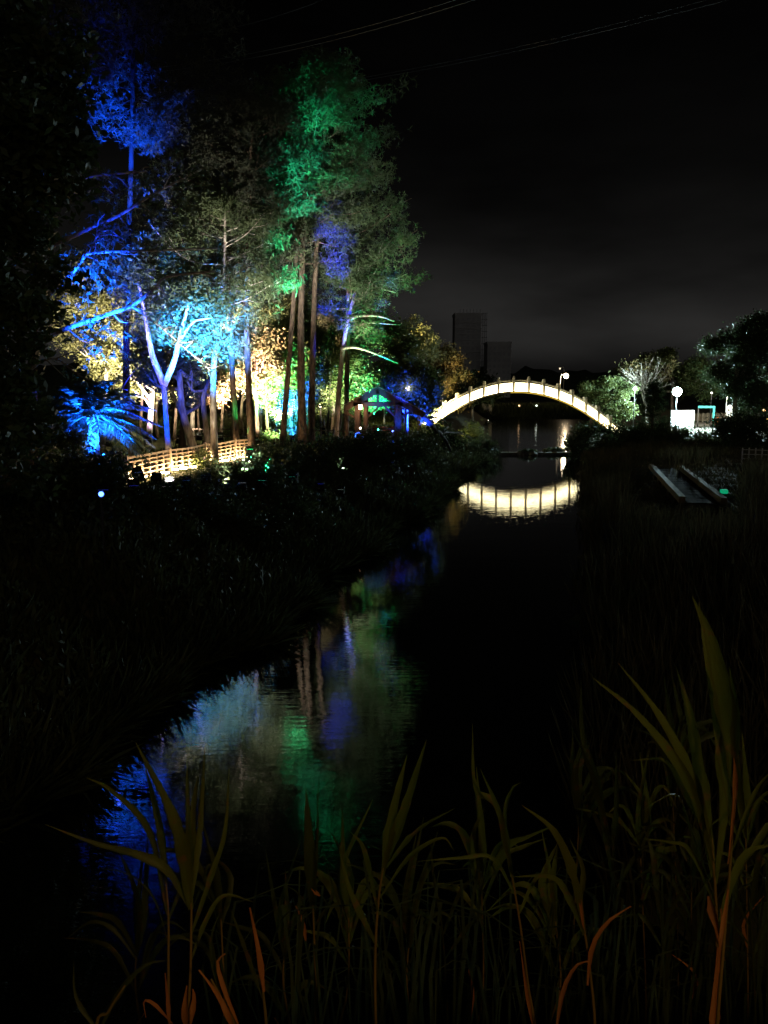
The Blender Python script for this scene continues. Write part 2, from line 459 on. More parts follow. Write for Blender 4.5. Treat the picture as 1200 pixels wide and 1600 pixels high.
def street_lamp(pos, height, label, col, watts, glob=0.22, arm=None, group=None, lens=40, pole='metal_pale'):
    x, y = pos; z = float(gz(x, y)); base = np.array([x, y, z])
    t_ = thing('street_lamp', base, label, 'street lamp', group)
    MB().tube([base, base + (0, 0, .5)], [0.09, 0.085], 10).build('pole_base', pole, t_)
    top = base + np.array([0, 0, height])
    if arm is None:
        MB().tube([base + (0, 0, .4), top - (0, 0, glob)], [0.05, 0.04], 8).build('pole', pole, t_, True)
        hd = top
        MB().tube([hd - (0, 0, glob * 1.15), hd - (0, 0, glob * .8)], [glob * .45, glob * .6], 10).build('collar', pole, t_)
    else:
        hd = top + np.array([arm, 0, -0.15])
        MB().tube(curve([base + (0, 0, .4), top - (0, 0, .5), top + (arm * .5, 0, .08), hd + (0, 0, glob)], 14), 0.045, 8).build('pole', pole, t_, True)
    MB().ball(hd, glob, 14, 10).build('globe', glow_for(col, lens), t_, True)
    if watts: light('POINT', hd - np.array([0, glob + 0.25, 0.0]), col, watts, t_, radius=0.2, name='lamp_light')
    return t_

# ------------------------------------------------------------------ trees
def trunk_mesh(pts, r0, r1, t_, mat, n=16, name='trunk', sides=9, flare=True):
    P = curve(pts, n); s = np.linspace(0, 1, n); rad = (r0 + (r1 - r0) * s) * .74 * K
    if flare: rad = rad * (1 + 0.35 * np.exp(-s * n / 1.0))
    return MB().tube(P, rad, sides, lump=0.035).build(name, mat, t_, True), P, rad

def tufts(c, n, size, spread, flat=0.7, k=7, up=0.25):
    """needle tufts: n sprays of k narrow leaves about each point of c"""
    c = np.repeat(c, n, 0); c = c + rng.normal(size=c.shape) * (.55, .55, .55 * flat) * spread
    c = np.repeat(c, k, 0); d = unit(rng.normal(size=c.shape) + (0, 0, up))
    s = size * (0.7 + 0.6 * rng.random(len(c)))
    return leaves(c + d * s[:, None] * 0.8, d, s, s * 0.15)

def leafclump(c, n, size, spread, flat=0.75):
    c = np.repeat(c, n, 0); c = c + rng.normal(size=c.shape) * (.55, .55, .55 * flat) * spread
    d = unit(rng.normal(size=c.shape) * (1, 1, 0.6) + (0, 0, -0.25))
    s = size * (0.65 + 0.7 * rng.random(len(c)))
    return leaves(c, d, s, s * 0.5)

def pine(label, pts, r0, r1, z0, zt, rmax, nb, group, bark='bark_pine', mat='needle', dens=1.0, low=0.55, tuft=0.14, extra=(), bias=None, nv=17):
    """tall pine: trunk through pts, whorled limbs between z0 and zt carrying needle clumps"""
    base = np.array(pts[0], float); z0 = H + (z0 - H) * K; zt = H + (zt - H) * K; rmax = rmax * K; tuft = tuft * K
    t_ = thing('pine_tree', base, label, 'tree', group)
    _, P, rad = trunk_mesh(pts, r0, r1, t_, bark, 20)
    cs = []
    for i in range(nb):
        u = (i + rng.random()) / nb; z = z0 + (zt - z0) * u
        o = np.array([np.interp(z, P[:, 2], P[:, k]) for k in range(3)]); o[2] = min(z, P[-1, 2])
        az = i * 2.4 + rng.normal() * 0.5
        ln = rmax * (low + (1 - low) * min(1, u * 3.0)) * max(0.14, (1 - u ** 2.2)) * (0.6 + 0.6 * rng.random())
        dirh = np.array([math.cos(az), math.sin(az), 0])
        if bias is not None: dirh = unit(dirh + np.array(bias) * 0.5)
        e = o + dirh * ln + (0, 0, ln * (0.12 + 0.35 * u + 0.12 * rng.normal()))
        mid = (o + e) / 2 + (0, 0, -0.06 * ln) + rng.normal(size=3) * 0.05 * ln
        Q = curve([o, mid, e], 8)
        rr = max(0.025, 0.30 * np.interp(z, P[:, 2], rad))
        mb = MB().tube(Q, np.linspace(rr, 0.012, 8), 5, lump=0.05)
        for k in range(3):                                        # side twigs
            a = Q[3 + k]; tw = a + unit(dirh + rng.normal(size=3) * 0.7) * ln * 0.28 + (0, 0, 0.1)
            mb.tube(curve([a, (a + tw) / 2 + rng.normal(size=3) * 0.04, tw], 4), np.linspace(rr * .4, 0.008, 4), 4)
            cs.append(tw)
        mb.build('branch', bark, t_, True)
        for s_ in np.linspace(0.42, 1.0, max(2, int(ln * 1.6 / K))):
            cs.append(o + (e - o) * s_ + rng.normal(size=3) * (0.16 * ln * s_, 0.16 * ln * s_, 0.12))
    for q in extra: cs.append(np.array(q))
    c = np.array(cs); keep = rng.random(len(c)) < 0.92
    quads = tufts(c[keep], int(nv * dens), tuft, 0.72 * K, 0.6, 7)
    quads_mesh('crown', quads, mat, t_)
    return t_

def broadleaf(label, pts, r0, r1, crown, group, bark='bark_pale', mat='leaf', nl=14000, leaf=0.11, nclump=60, limbs=7, name='broadleaf_tree', hollow=0.35, clump=0.75, cat='tree'):
    """crown: list of (centre, (rx,ry,rz)) ellipsoids; limbs run to clumps inside them"""
    base = np.array(pts[0], float); r1k = r1 * K; leaf = leaf * K; clump = clump * K; crown = [(c_, np.array(r_) * K) for c_, r_ in crown]
    t_ = thing(name, base, label, cat, group)
    _, P, rad = trunk_mesh(pts, r0, r1, t_, bark, 14)
    cs = []; vol = np.array([np.prod(e[1]) for e in crown]); vol = vol / vol.sum()
    for (c, r), w in zip(crown, vol):
        k = max(3, int(nclump * w))
        cs.append(np.array(c) + ballpts(k, 1, hollow) * np.array(r))
    cs = np.vstack(cs)
    idx = rng.permutation(len(cs))[:limbs]
    for i in idx:
        e = cs[i]; o = P[min(len(P) - 1, int(len(P) * (0.55 + 0.42 * rng.random())))]
        mid = (o + e) / 2 + (0, 0, -0.08 * np.linalg.norm(e - o)) + rng.normal(size=3) * 0.12
        mb = MB().tube(curve([o, mid, e], 9), np.linspace(max(0.03, r1k * 0.75), 0.012, 9), 6, lump=0.05)
        near = cs[np.argsort(np.linalg.norm(cs - e, axis=1))[1:4]]
        for q in near: mb.tube(curve([mid, (mid + q) / 2 + rng.normal(size=3) * .08, q], 5), np.linspace(max(.015, r1k * .3), .008, 5), 4)
        mb.build('branch', bark, t_, True)
    quads_mesh('crown', leafclump(cs, max(4, nl // len(cs)), leaf, clump), mat, t_)
    return t_

def pix(lst, Y): return [at(px, py, Y) for px, py in lst]
def rooted(lst, Y):
    """trunk polyline given as seen, its foot brought down to the ground"""
    P = pix(lst, Y); f = P[0].copy(); f[2] = float(gz(f[0], f[1])) - 0.08
    if P[0][2] > f[2] + 0.4: return [f] + P
    P[0] = f; return P

K = KL
GP = 'tall pines floodlit on the left bank'
GB = 'leafy trees behind the promenade railing'
# --- the pines, left to right
p = rooted([(198, 725), (197, 560), (199, 420), (205, 250), (208, 60), (206, -40)], 38)
pine('purple-brown straight pine trunk right behind the blue palm', p, 0.25, 0.08, 16, 27, 4.8, 32, GP, bark='bark_shaded', mat='needle_dull', dens=1.0, tuft=.12)
p = rooted([(335, 722), (333, 600), (339, 520), (350, 430), (352, 330)], 38)
pine('floodlit white-trunked pine with cyan crown beside the promenade railing', p, 0.24, 0.07, 7.2, 14.5, 4.2, 26, GP, bark='bark_pale', mat='needle', dens=1.1)
p = rooted([(371, 712), (362, 560), (360, 430), (362, 300)], 42)
pine('orange-brown pine trunk with one edge lit green', p, 0.24, 0.08, 10, 18.5, 4.2, 26, GP, mat='needle_dull')
p = rooted([(394, 718), (387, 560), (384, 430), (390, 270), (396, 190)], 41)
pine('dark red-brown pine trunk at the right end of the lit railing', p, 0.25, 0.08, 11, 21.5, 4.2, 30, GP, mat='needle_dull')
p = rooted([(440, 708), (452, 560), (462, 420), (468, 330), (470, 240)], 47)
pine('slim dark pine leaning right, left of the twin trunks', p, 0.25, 0.09, 12, 20, 3.6, 24, GP, mat='needle_dull')
p = rooted([(473, 706), (470, 540), (473, 380), (478, 250), (484, 150)], 47)
pine('left of the two thick mossy twin pine trunks', p, 0.33, 0.1, 14.5, 23.5, 5.6, 42, GP, dens=1.15, bias=(-.5, 0, 0))
p = rooted([(486, 704), (489, 540), (494, 400), (505, 250), (512, 110)], 48)
pine('right of the twin pine trunks, tallest, its top lit green', p, 0.29, 0.08, 13.5, 24.6, 4.8, 44, GP, dens=1.25)
p = rooted([(540, 694), (543, 560), (545, 430), (548, 330), (550, 220)], 51)
pine('straight pine standing behind the fork of white branches', p, 0.24, 0.08, 8.0, 20.5, 4.9, 36, GP, mat='needle', dens=1.1, bias=(0.6, 0, 0))
# --- pine with long white-lit branches
p = rooted([(524, 694), (529, 620), (536, 545), (549, 480), (560, 440)], 50)
t_ = pine('curving pine with long bare white-lit limbs left of the pavilion', p, 0.24, 0.13, 9.5, 17.5, 4.6, 18, GP, bark='bark_pale', mat='needle', dens=1.0, bias=(0.9, 0, 0))
for lst, r in (([(560, 440), (571, 422), (588, 408)], .09), ([(563, 444), (580, 434), (590, 417)], .07), ([(572, 440), (600, 452), (618, 457)], .05),
               ([(545, 500), (560, 494), (592, 494), (616, 502)], .085), ([(533, 545), (556, 543), (590, 554), (622, 568)], .085), ([(545, 510), (580, 505), (625, 508)], .04),
               ([(590, 408), (575, 400), (560, 425)], .03), ([(543, 470), (555, 440), (566, 415)], .04)):
    P = curve([at(a, b_, 50 - .012 * (a - 524)) for a, b_ in lst], 12)
    MB().tube(P, np.linspace(r, r * .35, 12), 6, lump=.06).build('branch', 'bark_pale', t_, True)
# --- thin far trunks
p = rooted([(512, 668), (516, 600), (517, 520)], 58)
broadleaf('thin dark tree between twin pines and curving pine', p, 0.14, 0.06, [(at(505, 560, 58), (2.4, 2, 2.2))], GB, bark='bark_dark', nl=9000)
# --- forked tree, blue
p = rooted([(267, 746), (262, 690), (256, 600)], 35)
t_ = broadleaf('forked tree lit blue in front of the railing', p, 0.21, 0.15, [(at(300, 500, 36.5), (2.2, 1.8, 1.5)), (at(235, 455, 36), (1.7, 1.5, 1.3))], GP, mat='leaf', nl=11000, leaf=.09, limbs=0)
for lst, r in (([(256, 600), (238, 555), (228, 500), (216, 440)], .13), ([(256, 602), (272, 565), (280, 530), (296, 470)], .12), ([(277, 540), (300, 505), (330, 497)], .06)):
    MB().tube(curve(pix(lst, 35), 12), np.linspace(r, r * .4, 12), 7, lump=.05).build('branch', 'bark_pale', t_, True)
# --- leaning pale trees behind the railing
p = rooted([(306, 715), (296, 680), (285, 640), (280, 580)], 44)
broadleaf('leaning pale tree trunk behind the railing, warm lit', p, 0.36, 0.2, [(at(262, 560, 46), (2.2, 2, 2.0)), (at(300, 600, 46), (1.8, 1.5, 1.2))], GB, mat='leaf_yellow', nl=15000)
p = rooted([(326, 708), (321, 660), (318, 620), (330, 590)], 44)
broadleaf('tan leaning tree trunk just left of the white trunk', p, 0.26, 0.13, [(at(335, 565, 46), (1.9, 2, 1.8))], GB, mat='leaf_yellow', nl=12000)
p = rooted([(404, 700), (401, 640), (400, 560)], 49)
broadleaf('thin pale yellow trunk right of the dark red-brown pine', p, 0.19, 0.12, [(at(395, 570, 50), (1.8, 1.6, 2.2))], GB, bark='bark_pine', mat='leaf_yellow', nl=14000)
p = rooted([(421, 692), (416, 640), (415, 570)], 52)
broadleaf('pale trunk with green-lit foliage near the low hedge', p, 0.17, 0.1, [(at(425, 575, 53), (2.4, 1.8, 2.6))], GB, bark='bark_pine', mat='leaf', nl=18000)
p = rooted([(456, 690), (455, 640), (455, 570)], 56)
broadleaf('bushy tree lit bright blue behind the slim leaning pine', p, 0.2, 0.1, [(at(458, 600, 56), (2.2, 2, 3.2)), (at(455, 540, 56), (2, 2, 2))], GB, mat='leaf', nl=18000)
p = rooted([(232, 705), (236, 640), (240, 580)], 52)
broadleaf('purple-lit trunk with yellow leaves behind the blue forked tree', p, 0.3, 0.16, [(at(230, 560, 53), (3.4, 2.5, 3.0))], GB, mat='leaf_yellow', nl=22000)
p = rooted([(160, 700), (165, 600), (170, 520)], 52)
broadleaf('yellow-leaved tree behind the blue palm', p, 0.25, 0.12, [(at(165, 490, 52), (3.6, 2.5, 3.4))], GB, mat='leaf_yellow', nl=20000)
p = rooted([(300, 690), (302, 600), (300, 520)], 58)
broadleaf('tall leafy tree in warm light behind the cyan pine', p, 0.25, 0.12, [(at(330, 470, 58), (5.2, 3, 4.2)), (at(280, 540, 58), (3.4, 2.5, 3))], GB, mat='leaf_yellow', nl=34000)
p = rooted([(405, 690), (408, 600), (410, 500)], 62)
broadleaf('tall leafy tree with pinkish light behind the orange pine', p, 0.25, 0.12, [(at(405, 500, 62), (4.4, 3, 5.0))], GB, mat='leaf_yellow', nl=30000)
p = rooted([(520, 680), (522, 600), (520, 520)], 64)
broadleaf('pale lit tree behind the twin pine trunks', p, 0.22, 0.12, [(at(515, 560, 64), (3.4, 2.5, 4.5))], GB, mat='leaf', nl=22000)
p = rooted([(560, 670), (560, 600), (562, 520)], 60)
broadleaf('teal-lit leafy tree behind the pavilion roof', p, 0.24, 0.12, [(at(575, 560, 60), (4.0, 2.5, 4.2))], GB, mat='leaf', nl=30000)
p = rooted([(632, 672), (634, 630), (636, 600)], 57)
broadleaf('small tree lit deep blue right of the pavilion', p, 0.16, 0.08, [(at(640, 603, 57), (2.3, 1.8, 1.6))], GB, mat='leaf', nl=14000)
K = 1.0
GY = 'trees at the left end of the arched bridge'
p = rooted([(655, 660), (652, 600), (650, 560)], 72)
broadleaf('yellow-lit tree left of the bridge, nearest the pines', p, 0.22, 0.12, [(at(652, 548, 72), (1.9, 2, 2.8)), (at(640, 590, 72), (1.8, 2, 1.6))], GY, mat='leaf_yellow', nl=16000, clump=.6)
p = rooted([(690, 665), (690, 620), (692, 590)], 78)
broadleaf('rust-leaved tree above the left end of the bridge', p, 0.25, 0.12, [(at(685, 578, 78), (2.5, 2.5, 2.8)), (at(712, 604, 78), (2.3, 2.5, 2.2))], GY, mat='leaf_rust', nl=22000)
p = rooted([(655, 690), (655, 640), (660, 610)], 64)
broadleaf('dark small tree between pavilion and bridge', p, 0.2, 0.1, [(at(652, 618, 68), (1.4, 1.4, 1.9))], GY, bark='bark_dark', mat='leaf_dark', nl=14000)
p = rooted([(738, 650), (738, 620), (740, 600)], 105)
broadleaf('dim round tree seen just over the bridge balustrade', p, 0.25, 0.12, [(at(742, 606, 105), (3.5, 3, 2.4))], GY, mat='leaf_dark', nl=12000, leaf=.16)

# --- tree with the three long blue limbs at far left
K = KL
f = at(18, 760, 28); f[2] = float(gz(f[0], f[1])) - .1
t_ = thing('pine_tree', f, 'leaning tree with three long limbs lit bright blue', 'tree', GP)
trunk_mesh([f, at(10, 600, 28), at(0, 420, 28), at(-8, 150, 28)], .3, .15, t_, 'bark_pine')
tips = []
for lst, r in (([(6, 560), (60, 532), (105, 513), (160, 494), (205, 478), (240, 452), (262, 432), (335, 424)], .11),
               ([(3, 520), (62, 472), (100, 440), (128, 408), (140, 396), (220, 392), (340, 388)], .10),
               ([(0, 420), (40, 402), (80, 385), (140, 357), (185, 337), (245, 300), (320, 262)], .10),
               ([(205, 478), (250, 510), (290, 545), (330, 580)], .04), ([(140, 396), (150, 372), (152, 358)], .05),
               ([(0, 300), (80, 290), (150, 275), (230, 268)], .07), ([(20, 600), (80, 560), (130, 590), (200, 610)], .05)):
    P = curve([at(a, b_, 28 + .01 * (a - 60)) for a, b_ in lst], 22)
    mb = MB().tube(P, np.linspace(r, r * .3, 22) * K, 7, lump=.06)
    for k in range(6, 22, 2):
        e = P[k] + np.array([.5, rng.normal() * .4, rng.normal() * .45]) * (.5 + rng.random()) * K
        mb.tube(curve([P[k], (P[k] + e) / 2 + rng.normal(size=3) * .05, e], 5), np.linspace(.025, .006, 5), 4)
        if rng.random() < .75: tips.append(e)
    mb.build('branch', 'bark_pale', t_, True)
    tips += [P[k] + rng.normal(size=3) * .3 for k in range(9, 22, 4)]
for px, py, s in ((110, 420, 14), (90, 410, 10), (170, 285, 10), (200, 380, 12), (170, 420, 12), (140, 540, 12), (180, 560, 12), (230, 440, 10), (130, 460, 10), (190, 300, 8), (260, 300, 14), (280, 340, 14), (310, 290, 12)):
    s = int(s * .55)
    tips += [at(px, py, 28.5) + rng.normal(size=3) * (.5, .5, .35) for _ in range(s)]
quads_mesh('crown', tufts(np.array(tips), 5, .12 * K, .46 * K, .8, 7), 'needle', t_)
# --- tall dark crowns over the upper left
p = rooted([(48, 740), (52, 500), (60, 300), (80, 60), (85, -60)], 34)
pine('tall pine at upper left, high crown faintly blue', p, .3, .1, 17, 27, 5.2, 26, GP, mat='needle_dull', bark='bark_shaded', dens=1.1, tuft=.12, bias=(.7, 0, 0))
p = rooted([(285, 715), (290, 560), (292, 400), (290, 260), (290, 160)], 46)
pine('dim pine crown above the cyan floodlit trees', p, .26, .08, 10.5, 21, 5.2, 34, GP, mat='needle_dull', dens=1.1, bark='bark_dark')
K = 1.0
# --- near dark tree at the left edge
f = np.array([-9.3, 14.0, 0]); f[2] = float(gz(f[0], f[1])) - .1
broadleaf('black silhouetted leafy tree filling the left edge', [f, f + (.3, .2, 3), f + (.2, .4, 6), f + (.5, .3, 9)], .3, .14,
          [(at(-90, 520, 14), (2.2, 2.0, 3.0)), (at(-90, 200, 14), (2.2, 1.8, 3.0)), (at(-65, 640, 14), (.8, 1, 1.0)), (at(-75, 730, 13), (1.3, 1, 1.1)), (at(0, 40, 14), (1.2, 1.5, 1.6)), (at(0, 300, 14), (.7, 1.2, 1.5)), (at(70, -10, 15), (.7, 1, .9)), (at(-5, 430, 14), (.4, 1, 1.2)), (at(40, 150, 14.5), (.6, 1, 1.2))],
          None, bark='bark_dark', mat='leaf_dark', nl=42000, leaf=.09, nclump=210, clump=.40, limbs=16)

# --- palm
def palm(label, foot, height, n, ln):
    t_ = thing('palm_tree', foot, label, 'palm')
    top = foot + np.array([.05, 0, height])
    mb = MB(); zz = np.linspace(0, height, 18); pts = [foot + (0, 0, z) for z in zz]
    mb.tube(pts, [.18 * (1.0 + .12 * (i % 2)) for i in range(18)], 10).build('trunk', 'bark_pine', t_)
    for i in range(n):
        az = i * 2.399 + rng.normal() * .1; el = R(78) - R(112) * (i / n) + rng.normal() * .06
        d = np.array([math.cos(az) * math.cos(el), math.sin(az) * math.cos(el), math.sin(el)])
        h_ = np.array([math.cos(az), math.sin(az), 0])
        L_ = ln * (.85 + .3 * rng.random()); s = np.linspace(0, 1, 16)[:, None]
        P = top + d * L_ * s + h_ * L_ * .12 * s ** 2 + np.array([0, 0, -1]) * L_ * (.42 * s ** 2.2)
        mb = MB().tube(P, np.linspace(.03, .008, 16), 5)
        rr = mb.build('frond_rib', 'palm', t_, True)
        T = unit(np.gradient(P, axis=0)); Q = []
        for j in np.linspace(1.5, 15, 46):
            k = int(j); u = j - k; k2 = min(k + 1, 15)
            c = P[k] * (1 - u) + P[k2] * u; tt = T[k]
            sd_ = unit(np.cross(tt, (0, 0, 1.0))); w = math.sin(math.pi * min(1, .12 + .85 * j / 15)) ** .6
            for s_ in (-1, 1):
                dd = unit(sd_ * s_ * .9 + tt * .75 + np.array([0, 0, -.34]) + rng.normal(size=3) * .06)
                hl = .26 * w * ln / 2.2
                Q.append(leaves((c + dd * hl)[None], dd[None], hl, .016 + .008 * w))
        quads_mesh('frond', np.vstack(Q), 'palm', rr)
    return t_
K = KL
f = at(148, 740, 30); f[2] = float(gz(f[0], f[1]))
palm('feathery palm lit electric blue beside the promenade', f, 2.7 * K, 50, 2.15 * K)

# ------------------------------------------------------------------ timber railing on the promenade
GZR = lambda x, y: float(gz(x, y)) + .03
A0 = on(199, 753, 2.17); A1 = on(389, 713, 2.17)
def rail_line(s):
    q = A0 + (A1 - A0) * s; bow = .35 * math.sin(math.pi * s); q = q + np.array([-bow * .3, bow, 0]); q[2] = GZR(q[0], q[1]); return q
t_ = thing('promenade_railing', rail_line(0), 'brown timber railing with warm lights along its foot', 'railing')
NP = 22
for i in range(NP):
    q = rail_line(i / (NP - 1)); tall = i % 6 == 0
    MB().box(q + (0, 0, .40 if tall else .37), (.10 if tall else .05, .10 if tall else .05, .84 if tall else .74), None, .008).build('post', 'timber', t_)
for hz in (.17, .32, .47, .60, .74):
    for i in range(0, NP - 1, 3):
        a = rail_line(i / (NP - 1)) + (0, 0, hz); b_ = rail_line(min(NP - 1, i + 3) / (NP - 1)) + (0, 0, hz)
        MB().beam(a - unit(b_ - a) * -.004 + (0, -.055, 0), b_ + (0, -.055, 0), .035, .045 if hz < .7 else .07).build('rail', 'timber', t_)
for i in range(14):
    q = rail_line((i + .4) / 14) + np.array([.05, -.14, .05])
    MB().box(q, (.28, .08, .07), None, .02).build('foot_light', glow('foot_glow', (1.0, .72, .38), 20.0), t_)
    light('POINT', q + (.05, -.1, .16), (1.0, .68, .36), 95, t_, radius=.05, name='foot_light_beam')
# unlit dark return of the railing at its near end
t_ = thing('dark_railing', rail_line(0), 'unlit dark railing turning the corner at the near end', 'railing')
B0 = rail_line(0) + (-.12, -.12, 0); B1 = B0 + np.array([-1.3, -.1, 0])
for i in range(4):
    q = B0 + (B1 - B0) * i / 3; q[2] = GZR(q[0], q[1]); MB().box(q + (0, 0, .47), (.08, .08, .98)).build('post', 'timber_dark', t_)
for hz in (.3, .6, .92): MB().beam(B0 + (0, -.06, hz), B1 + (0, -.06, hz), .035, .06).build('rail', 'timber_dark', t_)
# far rail beyond the promenade
t_ = thing('back_railing', at(400, 690, 52), 'low dark railing at the back of the promenade', 'railing')
for i in range(16):
    x = (-13 + i * .85) * K; y = (52 + i * .35) * K; z = GZR(x, y)
    MB().box((x, y, z + .42), (.07, .07, .86)).build('post', 'timber_dark', t_)
for hz in (.42, .8):
    MB().beam((-13 * K, 51.93 * K, GZR(-13 * K, 52 * K) + hz), (-.25 * K, 57.18 * K, GZR(-.25 * K, 57.2 * K) + hz), .04, .06).build('rail', 'timber_dark', t_)

# ------------------------------------------------------------------ pavilion
ap = at(590, 606, 50); el_ = at(538, 635, 50); er = at(664, 646, 50); Yp = ap[1]
foot = np.array([ap[0], Yp, GZR(ap[0], Yp)]); gp = foot[2]
t_ = thing('pavilion', foot, 'open timber pavilion with gabled roof lit blue and green', 'pavilion')
dep = 3.2
def roof(nm, a, e, n_=6):
    a = np.array(a); e = np.array(e)
    o = MB()
    nrm = unit(np.cross(e - a, (0, 1, 0))); nrm = nrm if nrm[2] > 0 else -nrm
    o.beam((a + e) / 2 + (0, -.2, 0) - nrm * 0, (a + e) / 2 + (0, dep, 0), np.linalg.norm(e - a), .06, up=nrm)
    r_ = o.build('roof_slope', 'timber_dark', t_)
    for k in range(n_):                                             # overlapping courses of boards
        u0 = k / n_; u1 = (k + 1.12) / n_
        p0 = a + (e - a) * u0 + nrm * .055; p1 = a + (e - a) * min(1.02, u1) + nrm * .085
        MB().beam((p0 + p1) / 2 + (0, -.26, 0), (p0 + p1) / 2 + (0, dep + .06, 0), np.linalg.norm(p1 - p0), .03, up=unit(np.cross(unit(p1 - p0), (0, 1, 0))) * (1 if np.cross(unit(p1 - p0), (0, 1, 0))[2] > 0 else -1)).build('roof_board', 'timber', r_)
roof('l', ap, el_); roof('r', ap, er)
MB().beam(ap + (0, -.3, .09), ap + (0, dep + .1, .09), .16, .1).build('ridge_cap', 'timber_dark', t_)
xl0, xl1, xr0, xr1 = at(558, 660, 50)[0], at(571, 660, 50)[0], at(622, 660, 50)[0], at(640, 660, 50)[0]
def roofz(x): 
    return np.interp(x, [el_[0], ap[0], er[0]], [el_[2], ap[2], er[2]])
for x, w in ((xl0, .26), (xl1, .2), (xr0, .34)):
    for y in (Yp + .3, Yp + dep - .4):
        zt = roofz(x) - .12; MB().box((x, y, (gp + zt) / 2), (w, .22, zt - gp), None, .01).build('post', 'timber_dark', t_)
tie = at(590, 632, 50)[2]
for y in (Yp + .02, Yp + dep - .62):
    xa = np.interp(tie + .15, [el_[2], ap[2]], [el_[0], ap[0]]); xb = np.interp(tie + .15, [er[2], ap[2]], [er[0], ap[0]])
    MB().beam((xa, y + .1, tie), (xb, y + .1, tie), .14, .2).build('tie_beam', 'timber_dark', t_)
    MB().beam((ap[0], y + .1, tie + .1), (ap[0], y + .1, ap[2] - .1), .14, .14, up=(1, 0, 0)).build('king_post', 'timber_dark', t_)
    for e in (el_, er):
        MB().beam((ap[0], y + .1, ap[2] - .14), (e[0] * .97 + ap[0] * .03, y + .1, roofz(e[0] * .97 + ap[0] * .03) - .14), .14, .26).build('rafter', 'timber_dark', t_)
for x, s in ((xl1, 1), (xr0, -1), (xl0, -1), (xr0, 1)):
    MB().beam((x, Yp + .3, tie - .75), (x + s * .7, Yp + .3, min(tie - .08, roofz(x + s * .7) - .2)), .1, .1, up=(0, 1, 0)).build('brace', 'timber_dark', t_)
for hz in (.45, .85):
    MB().beam((xl1, Yp + .35, gp + hz), (xr0, Yp + .35, gp + hz), .05, .07).build('handrail', 'timber_dark', t_)
for k in range(7):
    x = xl1 + (xr0 - xl1) * (k + .5) / 7; MB().box((x, Yp + .35, gp + .44), (.045, .045, .88)).build('baluster', 'timber_dark', t_)
lt = thing('hanging_lantern', at(563, 642, 49.8), 'small warm lantern hanging under the pavilion eave', 'lantern')
q = at(563, 636, 49.8)
MB().tube([q + (0, 0, -.12), q + (0, 0, .12)], [.08, .10], 10).build('lamp_glass', glow('lantern_glow', (1, .55, .32), 10), lt)
MB().tube([q + (0, 0, .12), q + (0, 0, .22), q + (0, 0, .5)], [.13, .02, .01], 10).build('lamp_cap', 'metal_dark', lt)
light('POINT', q + (0, -.2, -.2), (1, .6, .35), 40, lt, radius=.1)
# blue rope-light frame in front of the pavilion
q = at(556, 702, 46); Yf = q[1]; q[2] = float(gz(q[0], q[1]))
t_ = thing('light_frame', q, 'upright frame outlined with blue rope light by the pavilion', 'light decoration')
z0_, z1_ = at(556, 702, 46)[2], at(556, 678, 46)[2]
wv = at(567, 700, 46)[0] - at(556, 700, 46)[0]
for k, o in enumerate((0, wv)):
    MB().tube([(q[0] + o, Yf, z0_ + .05), (q[0] + o, Yf, z1_ - (.12 if k else 0))], .03, 8).build('rope_light', glow('rope_blue', (.02, .16, 1.0), 6 if k == 0 else 2.5), t_)
MB().tube(curve([(q[0], Yf, z1_), (q[0] + wv * .5, Yf, z1_ + .06), (q[0] + wv, Yf, z1_ - .12)], 6), .025, 8).build('rope_light', glow('rope_blue', (.02, .12, 1.0), 2), t_)
for o in (0, wv): MB().tube([(q[0] + o, Yf + .05, q[2] - .1), (q[0] + o, Yf + .05, z1_)], .02, 6).build('stake', 'metal_dark', t_)
# bench and planter beyond
bx_, by_ = at(605, 657, 66)[:2]; bz = float(gz(bx_, by_)) + .06
t_ = thing('park_bench', (bx_, by_, bz), 'small red-brown bench on the lawn behind the pavilion', 'bench')
for k in range(3): MB().box((bx_, by_ - .15 + k * .14, bz + .45), (1.9, .12, .05)).build('seat_slat', 'brick_red', t_)
for k in range(2): MB().box((bx_, by_ + .24, bz + .62 + k * .17), (1.9, .04, .13)).build('back_slat', 'brick_red', t_)
for s in (-.8, .8): MB().box((bx_ + s, by_, bz + .21), (.08, .42, .43)).build('leg', 'metal_dark', t_)

K = 1.0
# fallen dark limb sloping from the pavilion roof to the bank
t_ = thing('leaning_dead_tree', at(704, 704, 47), 'dark bare leaning trunk between pavilion and bridge', 'tree')
P = curve([at(640, 634, 40), at(660, 648, 42), at(678, 668, 44), at(694, 684, 46), at(704, 704, 47)], 20)
MB().tube(P, np.linspace(.2, .07, 20), 8, lump=.12).build('trunk', 'bark_shaded', t_, True)
for lst in ([(688, 676), (714, 676), (736, 684)], [(665, 652), (690, 655), (700, 664)], [(690, 676), (702, 664), (708, 660)]):
    MB().tube(curve([at(a, b_, 40 + (a - 640) * .11) for a, b_ in lst], 8), np.linspace(.06, .02, 8), 5, lump=.1).build('branch', 'bark_shaded', t_, True)
quads_mesh('crown', leafclump(np.array([at(a, b_, 40 + (a - 640) * .11) for a, b_ in ((650, 636), (662, 645), (672, 656), (685, 668), (640, 628), (670, 640))]), 90, .1, .55), 'leaf_dark', t_)

